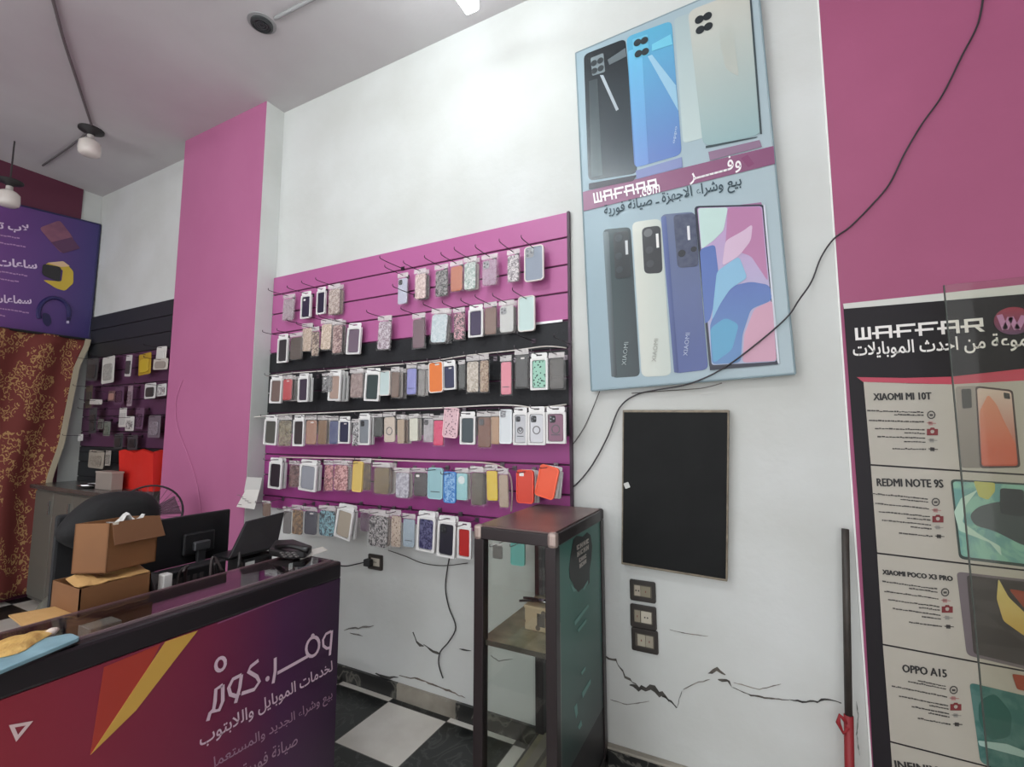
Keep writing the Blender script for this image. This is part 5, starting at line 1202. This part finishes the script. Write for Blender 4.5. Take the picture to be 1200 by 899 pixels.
def fan():
    X = -3.7; c = atX(175, 602, X); r = .5 * abs((atX(213, 603, X) - atX(139, 603, X)).length) * .97
    t = thing('pedestal_fan', 'dark pedestal fan standing before the pink pier', 'fan', (c.x, c.y, 0))
    ax = Vector((1, -.55, 0)).normalized(); a = Vector((-ax.y, ax.x, 0)); v = Vector((0, 0, 1))
    def circ(rr, d, n=36): return [c + ax * d + (a * math.cos(k * 2 * math.pi / n) + v * math.sin(k * 2 * math.pi / n)) * rr for k in range(n + 1)]
    g = MB()
    g.tube(circ(r, 0), .007, 6, False).tube(circ(r * .98, -.035), .005, 6, False)
    mk('guard_rim', g, M_dark, t, smooth=True)
    g = MB()
    for k in range(30):
        q = k * 2 * math.pi / 30; d = a * math.cos(q) + v * math.sin(q)
        g.tube([c + ax * .045 + d * .03, c + ax * .04 + d * r * .6, c + d * r], .0014, 4, False)
    mk('guard_grille', g, mat((84, 74, 78), .4), t)
    hub = mk('hub', MB().lathe(c + ax * -.02, ax, [(.03, 0), (.035, .03), (.02, .045)], 16), M_dark, t)
    for k in range(3):
        q = k * 2 * math.pi / 3 + .4; d = a * math.cos(q) + v * math.sin(q); s = ax.cross(d)
        mk('blade', MB().prism([c + d * .03 + s * .03 + ax * .012, c + d * .03 - s * .03 - ax * .012, c + d * r * .85 - s * .09 - ax * .015, c + d * r * .88 + s * .05 + ax * .015], ax * .003), mat((110, 92, 104), .3, alpha=.6), t)
    mk('motor', MB().lathe(c + ax * -.16, ax, [(.03, 0), (.06, .02), (.065, .1), (.03, .14)], 16), M_dark, t, smooth=True)
    mk('pole', MB().tube([c + ax * -.1 + Vector((0, 0, -.04)), Vector((c.x - ax.x * .1, c.y - ax.y * .1, .03))], .014, 10), M_dark, t)
    mk('base', MB().lathe((c.x - ax.x * .1, c.y - ax.y * .1, 0), (0, 0, 1), [(.18, 0), (.18, .015), (.05, .04)], 24), M_dark, t)
fan()
# ---- recess beyond the pier
def recess():
    x0, x1 = -6.06, pl - .01; zt = atY(200, 350.5, 2.23).z; zb = EYE - .55
    t = thing('slatwall_display', 'dim dark and purple slatted board in the recess beyond the pier', 'display board', ((x0 + x1) / 2, WALL_Y, zb))
    mk_ = mat((40, 41, 44), .5); mp = mat((86, 50, 78), .5)
    z = zt; i = 0
    while z > zb:
        z2 = max(z - .1475, zb); black = i < 3 or i > 8
        mk('black_slat' if black else 'purple_slat', MB().box(x0, x1, 2.23, WALL_Y - .003, z2 + .004, z - .004), mk_ if black else mp, t, bevel=.002); z = z2; i += 1
    mk('groove_backing', MB().box(x0 + .002, x1 - .002, 2.24, WALL_Y - .002, zb + .006, zt - .006), mat((26, 22, 26), .6), t)
recess()
RECESS = [(118, 418, 133, 449, (150, 150, 146), (196, 194, 188), 'clear', 'grey cable pack in a tall clear bag'), (145.6, 416, 153, 441, (70, 66, 70), (198, 194, 192), 'plain', 'slim white carded cable'),
 (161, 414, 176, 439, (190, 160, 50), (168, 136, 40), 'noise', 'bundle of yellow cables'), (181.6, 406, 194, 424, (206, 204, 198), (214, 210, 204), 'plain', 'white box by the pier, topmost'), (178, 420, 196, 433, (150, 140, 132), (196, 188, 178), 'noise', 'cream card lying behind the white box'),
 (168, 449, 181.6, 467, (60, 58, 60), (202, 200, 198), 'plain', 'white card with a dark round bud'), (181.6, 450, 194, 464, (130, 120, 124), (204, 202, 200), 'marble', 'white card with grey scribbles'), (125.5, 458, 134, 470, (170, 130, 120), (120, 92, 92), 'plain', 'small pinkish charger'),
 (102, 468, 119, 474, (196, 192, 188), (200, 196, 190), 'plain', 'white flat strip pack'), (148, 452, 154, 476, (130, 110, 120), (150, 130, 140), 'clear', 'slim mauve bag'), (138, 478, 147, 500.5, (180, 176, 174), (200, 196, 192), 'plain', 'white carded earphone'),
 (145.6, 488, 156, 505, (90, 86, 88), (206, 202, 198), 'marble', 'white and black carded earphone'), (172, 487, 187, 513, (140, 132, 140), (110, 98, 108), 'marble', 'silver coiled earphone bag'), (120, 494, 128, 511, (90, 96, 86), (120, 124, 116), 'glitter', 'greenish dotted pack'),
 (113, 491, 120, 503, (86, 86, 84), (110, 108, 104), 'clear', 'dim grey pack'), (90, 509, 96, 517, (206, 204, 202), (214, 212, 208), 'plain', 'tiny bright white pack'), (102, 528, 121, 549, (130, 124, 114), (160, 152, 140), 'marble', 'bundle of grey bagged cables'),
 (122, 528, 128.5, 546, (140, 134, 128), (160, 154, 146), 'clear', 'slim grey bag by the bundle'), (100, 420, 114, 446, (54, 52, 54), (70, 68, 70), 'plain', 'black carded holder'), (133, 452, 144, 474, (78, 50, 72), (96, 66, 90), 'clear', 'dark purple bag'),
 (103, 478, 112, 508, (50, 50, 52), (66, 66, 68), 'plain', 'tall black pack'), (157, 478, 167, 503, (84, 58, 80), (104, 74, 98), 'clear', 'faint plum bag'), (99, 452, 107, 478, (58, 54, 52), (80, 70, 60), 'noise', 'dark brown pack near the curtain'), (132, 508, 143, 526, (48, 48, 50), (64, 64, 66), 'plain', 'low black pack'), (148, 510, 160, 527, (44, 42, 46), (70, 66, 70), 'plain', 'low dark square pack')]
for i, (a, b, c, d, c1, c2, pt_, desc) in enumerate(RECESS):
    Y = 2.15 - .008 * (i % 3); p, q = atY(a, (b + d) / 2, Y), atY(c, (b + d) / 2, Y); tz, bz = atY((a + c) / 2, b, Y).z, atY((a + c) / 2, d, Y).z
    make_pack(Vector(((p.x + q.x) / 2, Y, (tz + bz) / 2)), (q.x - p.x) * .95, tz - bz, 'blister', c1, c2, pt_, random.Random(i).uniform(-4, 4), desc + ' in the dim recess', 'accessories in the recess', '')
    hook_at((p.x + q.x) / 2, tz - .01, 'peg hook in the recess carrying the %s' % desc, 'peg hooks in the recess', True)
def low_cabinet():
    X0, X1, Y0, Y1, Z = -5.91, pl - .06, 1.86, 2.20, EYE - .50
    t = thing('metal_counter', 'grey metal counter under the recess display', 'counter', ((X0 + X1) / 2, (Y0 + Y1) / 2, 0))
    mk('worktop', MB().box(X0, X1, Y0 - .02, Y1, Z - .035, Z), mat((130, 128, 126), .25, metal=.7), t, bevel=.006)
    mk('carcass', MB().box(X0 + .05, X1 - .02, Y0 + .02, Y1 - .01, .05, Z - .035), mat((96, 94, 88), .5, pat='noise', col2=(74, 72, 68), scale=5), t)
    for i in range(4):
        w0 = X0 + .06 + i * (X1 - X0 - .1) / 4; w1 = w0 + (X1 - X0 - .1) / 4 - .01
        d = mk('door', MB().box(w0, w1, Y0 + .008, Y0 + .02, .08, Z - .06), mat((118, 116, 108), .4, metal=.3), t, bevel=.003); mk('handle', MB().box(w1 - .05, w1 - .035, Y0 - .006, Y0 + .008, Z - .25, Z - .13), mat((170, 170, 170), .25, metal=.9), d, bevel=.002)
    # red bag and grey box on it
    a, b = atY(143, 545, 2.08), atY(187, 545, 2.08); z1 = atY(165, 529, 2.08).z
    k = thing('paper_bag', 'open red paper bag on the metal counter beside the pier', 'bag', ((a.x + b.x) / 2, 2.12, Z))
    b.x = min(b.x, pl - .03)
    mb = MB(); n = 7
    for f, y in ((1, 2.07), (-1, 2.17)):
        mb.grid(lambda i, j, y=y, f=f: Vector((a.x + (b.x - a.x) * (.5 + (i - .5) * (.95 + .05 * j)), y - .02 * f * j + .01 * math.sin(i * 6) * j, Z + (z1 - Z) * j + .012 * math.sin(i * 11) * (j > .99))), n, 4)
    for s in (0, 1):
        mb.grid(lambda i, j, s=s: Vector((a.x + (b.x - a.x) * (.5 + (s - .5) * (.95 + .05 * j)), (2.07 - .02 * j) + (.10 + .04 * j) * i, Z + (z1 - Z) * j)), 3, 4)
    mk('body', mb, mat((206, 40, 32), .5), k, solid=.002)
    mk('bottom', MB().box(a.x + .06, b.x - .06, 2.08, 2.16, Z + .001, Z + .004), mat((180, 36, 30), .5), k)
    a, b = atY(122, 562, 2.0), atY(141, 562, 2.0); k = thing('carton', 'grey small carton on the metal counter beside the red bag', 'box', ((a.x + b.x) / 2, 2.0, Z))
    mk('body', MB().box(a.x, b.x, 1.94, 2.02, Z + .001, atY(131, 554, 2.0).z), mat((150, 140, 132), .5), k, bevel=.003); mk('lid', MB().box(a.x - .003, b.x + .003, 1.937, 2.023, atY(131, 554, 2.0).z, atY(131, 552, 2.0).z), mat((168, 156, 146), .5), k)
    p = atY(102, 566, 1.93); k = thing('steel_dish', 'shiny small steel dish on the metal counter', 'dish', (p.x, 1.95, Z))
    mk('bowl', MB().lathe((p.x, 1.95, Z), (0, 0, 1), [(.04, .001), (.07, .02), (.08, .03), (.07, .03), (.04, .006)], 20), mat((210, 210, 210), .15, metal=1), k, smooth=True); mk('rim', MB().lathe((p.x, 1.95, Z + .03), (0, 0, 1), [(.076, 0), (.084, 0), (.084, .004), (.076, .004)], 20, True), mat((220, 220, 220), .15, metal=1), k)
low_cabinet()
def crumpled_bag():
    X = -5.3; R = random.Random(6)
    pts = [(52, 668), (60, 650), (74, 640), (88, 645), (90, 660), (80, 672), (62, 676)]
    c = atX(76, 672, -4.45); t = thing('plastic_sack', 'crumpled grey plastic sack on the floor by the curtain', 'sack', (c.x, c.y, 0))
    def fn(i, j):
        a = i * 2 * math.pi; ph = j * math.pi / 2; r = .22 * math.cos(ph) ** .7 * (1 + .22 * math.sin(5 * a + 3 * j)) + .01
        return Vector((c.x + r * math.cos(a), c.y + r * .8 * math.sin(a), .36 * math.sin(ph) * (1 + .1 * math.sin(3 * a))))
    mk('sack_body', MB().grid(fn, 30, 12), mat((120, 120, 108), .4, bump=.8, bscale=14, pat='noise', col2=(70, 72, 66), scale=8), t, smooth=True)
    mk('tied_neck', MB().tube([(c.x, c.y, .34), (c.x + .03, c.y, .42), (c.x + .07, c.y - .02, .47)], [.03, .02, .045], 8), mat((110, 112, 102), .4), t, smooth=True)
crumpled_bag()
# curtain over the end doorway
def curtain():
    X = -5.965; zt = atX(60, 396, X).z + .03; zb = .05
    ed = [(101, 402), (88, 430), (80, 470), (70, 520), (56, 560), (52, 600), (48, 640), (44, 692)]
    E = [atX(x, y, X) for x, y in ed]
    def edge(z):
        for p, q in zip(E, E[1:]):
            if q.z <= z <= p.z: return q.y + (p.y - q.y) * (z - q.z) / (p.z - q.z)
        return E[0].y if z > E[0].z else E[-1].y
    yl = .75
    t = thing('door_curtain', 'deep red floral curtain pulled aside in the end doorway', 'curtain', (X, 1.4, zb))
    def fn(i, j):
        z = zb + (zt - zb) * j; ye = edge(z); y = yl + (ye - yl) * i; return Vector((X + .028 * math.sin(i * 26 + .6 * math.sin(j * 5)) * (1 - .3 * j), y, z))
    m = bpy.data.materials.new('curtain_cloth'); m.use_nodes = True; N = m.node_tree.nodes; L = m.node_tree.links; b = N['Principled BSDF']; b.inputs['Roughness'].default_value = .85
    tc = N.new('ShaderNodeTexCoord'); mp = N.new('ShaderNodeMapping'); mp.inputs['Scale'].default_value = (0, 1.5, 1); L.new(tc.outputs['Object'], mp.inputs[0])
    nz = N.new('ShaderNodeTexNoise'); nz.inputs['Scale'].default_value = 5; L.new(mp.outputs[0], nz.inputs['Vector'])
    vo = N.new('ShaderNodeTexVoronoi'); vo.inputs['Scale'].default_value = 17
    n3 = N.new('ShaderNodeTexNoise'); n3.inputs['Scale'].default_value = 22; L.new(mp.outputs[0], n3.inputs['Vector']); vm = N.new('ShaderNodeVectorMath'); vm.operation = 'SCALE'; vm.inputs['Scale'].default_value = .06; L.new(n3.outputs['Color'], vm.inputs[0]); va = N.new('ShaderNodeVectorMath'); L.new(mp.outputs[0], va.inputs[0]); L.new(vm.outputs[0], va.inputs[1]); L.new(va.outputs[0], vo.inputs['Vector'])
    wv = N.new('ShaderNodeMath'); wv.operation = 'SINE'; mu = N.new('ShaderNodeMath'); mu.operation = 'MULTIPLY'; mu.inputs[1].default_value = 16; L.new(vo.outputs['Distance'], mu.inputs[0]); L.new(mu.outputs[0], wv.inputs[0])
    gt_ = N.new('ShaderNodeMath'); gt_.operation = 'GREATER_THAN'; gt_.inputs[1].default_value = .45; L.new(wv.outputs[0], gt_.inputs[0])
    g2 = N.new('ShaderNodeMath'); g2.operation = 'GREATER_THAN'; g2.inputs[1].default_value = .47; L.new(nz.outputs[0], g2.inputs[0])
    ml = N.new('ShaderNodeMath'); ml.operation = 'MULTIPLY'; L.new(gt_.outputs[0], ml.inputs[0]); L.new(g2.outputs[0], ml.inputs[1])
    mx = N.new('ShaderNodeMix'); mx.data_type = 'RGBA'; mx.inputs['A'].default_value = lin((112, 48, 42)); mx.inputs['B'].default_value = lin((172, 134, 86)); L.new(ml.outputs[0], mx.inputs['Factor']); L.new(mx.outputs['Result'], b.inputs['Base Color'])
    mk('cloth', MB().grid(fn, 60, 30), m, t, smooth=True, solid=.003)
    mk('hem', MB().grid(lambda i, j: Vector((X + .032, edge(zb + (zt - zb) * j) - .02 + .045 * i, zb + (zt - zb) * j)), 1, 40), mat((186, 174, 150), .8), t, solid=.004, label='pale edge hem')
    mk('curtain_rod', MB().tube([(X, yl - .1, zt + .0), (X, 2.2, zt + .0)], .012, 8), M_dark, t)
curtain()
# hanging purple banner
def purple_banner():
    X = -6.055; tr, tl_, br, bl_ = atX(118, 263.5, X), atX(0, 235, X), atX(104, 402, X), atX(0, 389, X)
    tr.y = min(tr.y, 2.235); br.y = min(br.y, 2.235)
    k = -1.0; tl = tr + (tl_ - tr) * 1.9; bl = br + (bl_ - br) * ((tl.y - br.y) / (bl_.y - br.y))
    t = thing('hanging_banner', 'hanging purple banner of gadgets above the red curtain', 'banner', (bl + br) / 2)
    mk('banner_sheet', MB().prism([bl, br, tr, tl], (-.02, 0, 0)), mat((124, 68, 140), .4, pat='grady', col2=(62, 54, 112), thr=.75), t)
    er = MB()
    for a, b in ((bl, br), (br, tr), (tr, tl), (tl, bl)): er.tube([a, b], .009, 6)
    mk('edge_frame', er, mat((44, 42, 84), .5), t)
    def s_(x, y, k=1): return atX(x, y, X + .002 * k)
    def deco(name, pts, m, k=1, parent=t, r=0):
        q = [s_(*p, k) for p in pts]; return mk(name, MB().prism(roundpoly(q, r) if r else q, (-.002, 0, 0)), m, parent)
    M_w = mat((226, 206, 230), .5)
    for s, bl_, br_, tl__, bo in (('\u0644\u0627\u0628 \u062a\u0648\u0628', (-26, 268), (34, 274.5), (-26, 256), .03), ('\u0633\u0627\u0639\u0627\u062a \u0630\u0643\u064a\u0629', (-40, 311), (43.5, 317.5), (-40, 298), .03), ('\u0633\u0645\u0627\u0639\u0627\u062a \u0627\u0635\u0644\u064a\u0629', (-50, 356), (37, 358.5), (-50, 343), .025)):
        mb = MB(); write_quad(mb, ar(s), s_(*bl_, 1), s_(*br_, 1), s_(*tl__, 1), bold=bo); mk('arabic_lettering', mb, M_w, t)
    R = random.Random(9)
    for x1, y0, ln in ((23, 280, 40), (30, 290, 46), (32, 324, 44), (22, 331, 30), (34, 367.5, 46), (6, 371, 20)):
        x = x1; mb = MB()
        while x > x1 - ln:
            w_ = R.uniform(2, 5); yy = y0 - (x1 - x) * .16 + R.uniform(-.3, .3); mb.prism([s_(x, yy), s_(x - w_, yy - w_ * .16), s_(x - w_, yy - w_ * .16 - 1.4), s_(x, yy - 1.4)], (-.001, 0, 0)); x -= w_ + .7
        mk('fine_print_line', mb, mat((182, 142, 184), .5), t)
    a = deco('laptop_print', [(46, 267), (70, 258), (84, 276), (90, 290), (72, 297), (60, 284)], mat((150, 96, 112), .4, pat='noise', col2=(108, 66, 92), scale=6), 2, t, .03)
    deco('keyboard_print', [(60, 284), (84, 278), (94, 291), (74, 297)], mat((92, 56, 88), .4), 3, a)
    a = deco('watch_print', [(50, 313), (56, 308), (76, 307), (86, 318), (86, 332), (76, 341), (66, 338), (50, 328), (72, 330), (74, 316)], mat((206, 176, 62), .4), 2, t, .02)
    deco('watch_strap', [(55, 308), (74, 306), (82, 312), (72, 313)], mat((222, 188, 150), .4), 3, a, .01)
    deco('watch_face', [(50, 309), (72, 313), (70, 331), (49, 322)], mat((44, 42, 44), .3), 4, a, .03)
    c = s_(63, 366, 2); arc = [s_(63 + 18 * math.cos(math.radians(q)), 367 + 18 * math.sin(math.radians(q)), 2) for q in range(160, 381, 12)]
    a = mk('headphone_print', MB().tube(arc, .018, 6), mat((44, 38, 92), .4), t)
    deco('ear_cup_print', [(50, 366), (58, 368), (61, 378), (56, 384), (50, 378)], mat((40, 34, 78), .4), 3, a, .03); deco('ear_cup_print', [(78, 362), (83, 366), (83, 376), (78, 380)], mat((40, 34, 78), .4), 3, a, .02)
    for q in ([(44, 366), (48, 364), (47, 371), (43, 371)], [(79, 360), (82, 360), (83, 366), (81, 367)], [(78, 376), (81, 376), (81, 379), (78, 379)]): deco('glint_print', q, mat((206, 196, 220), .4), 4, a)
purple_banner()
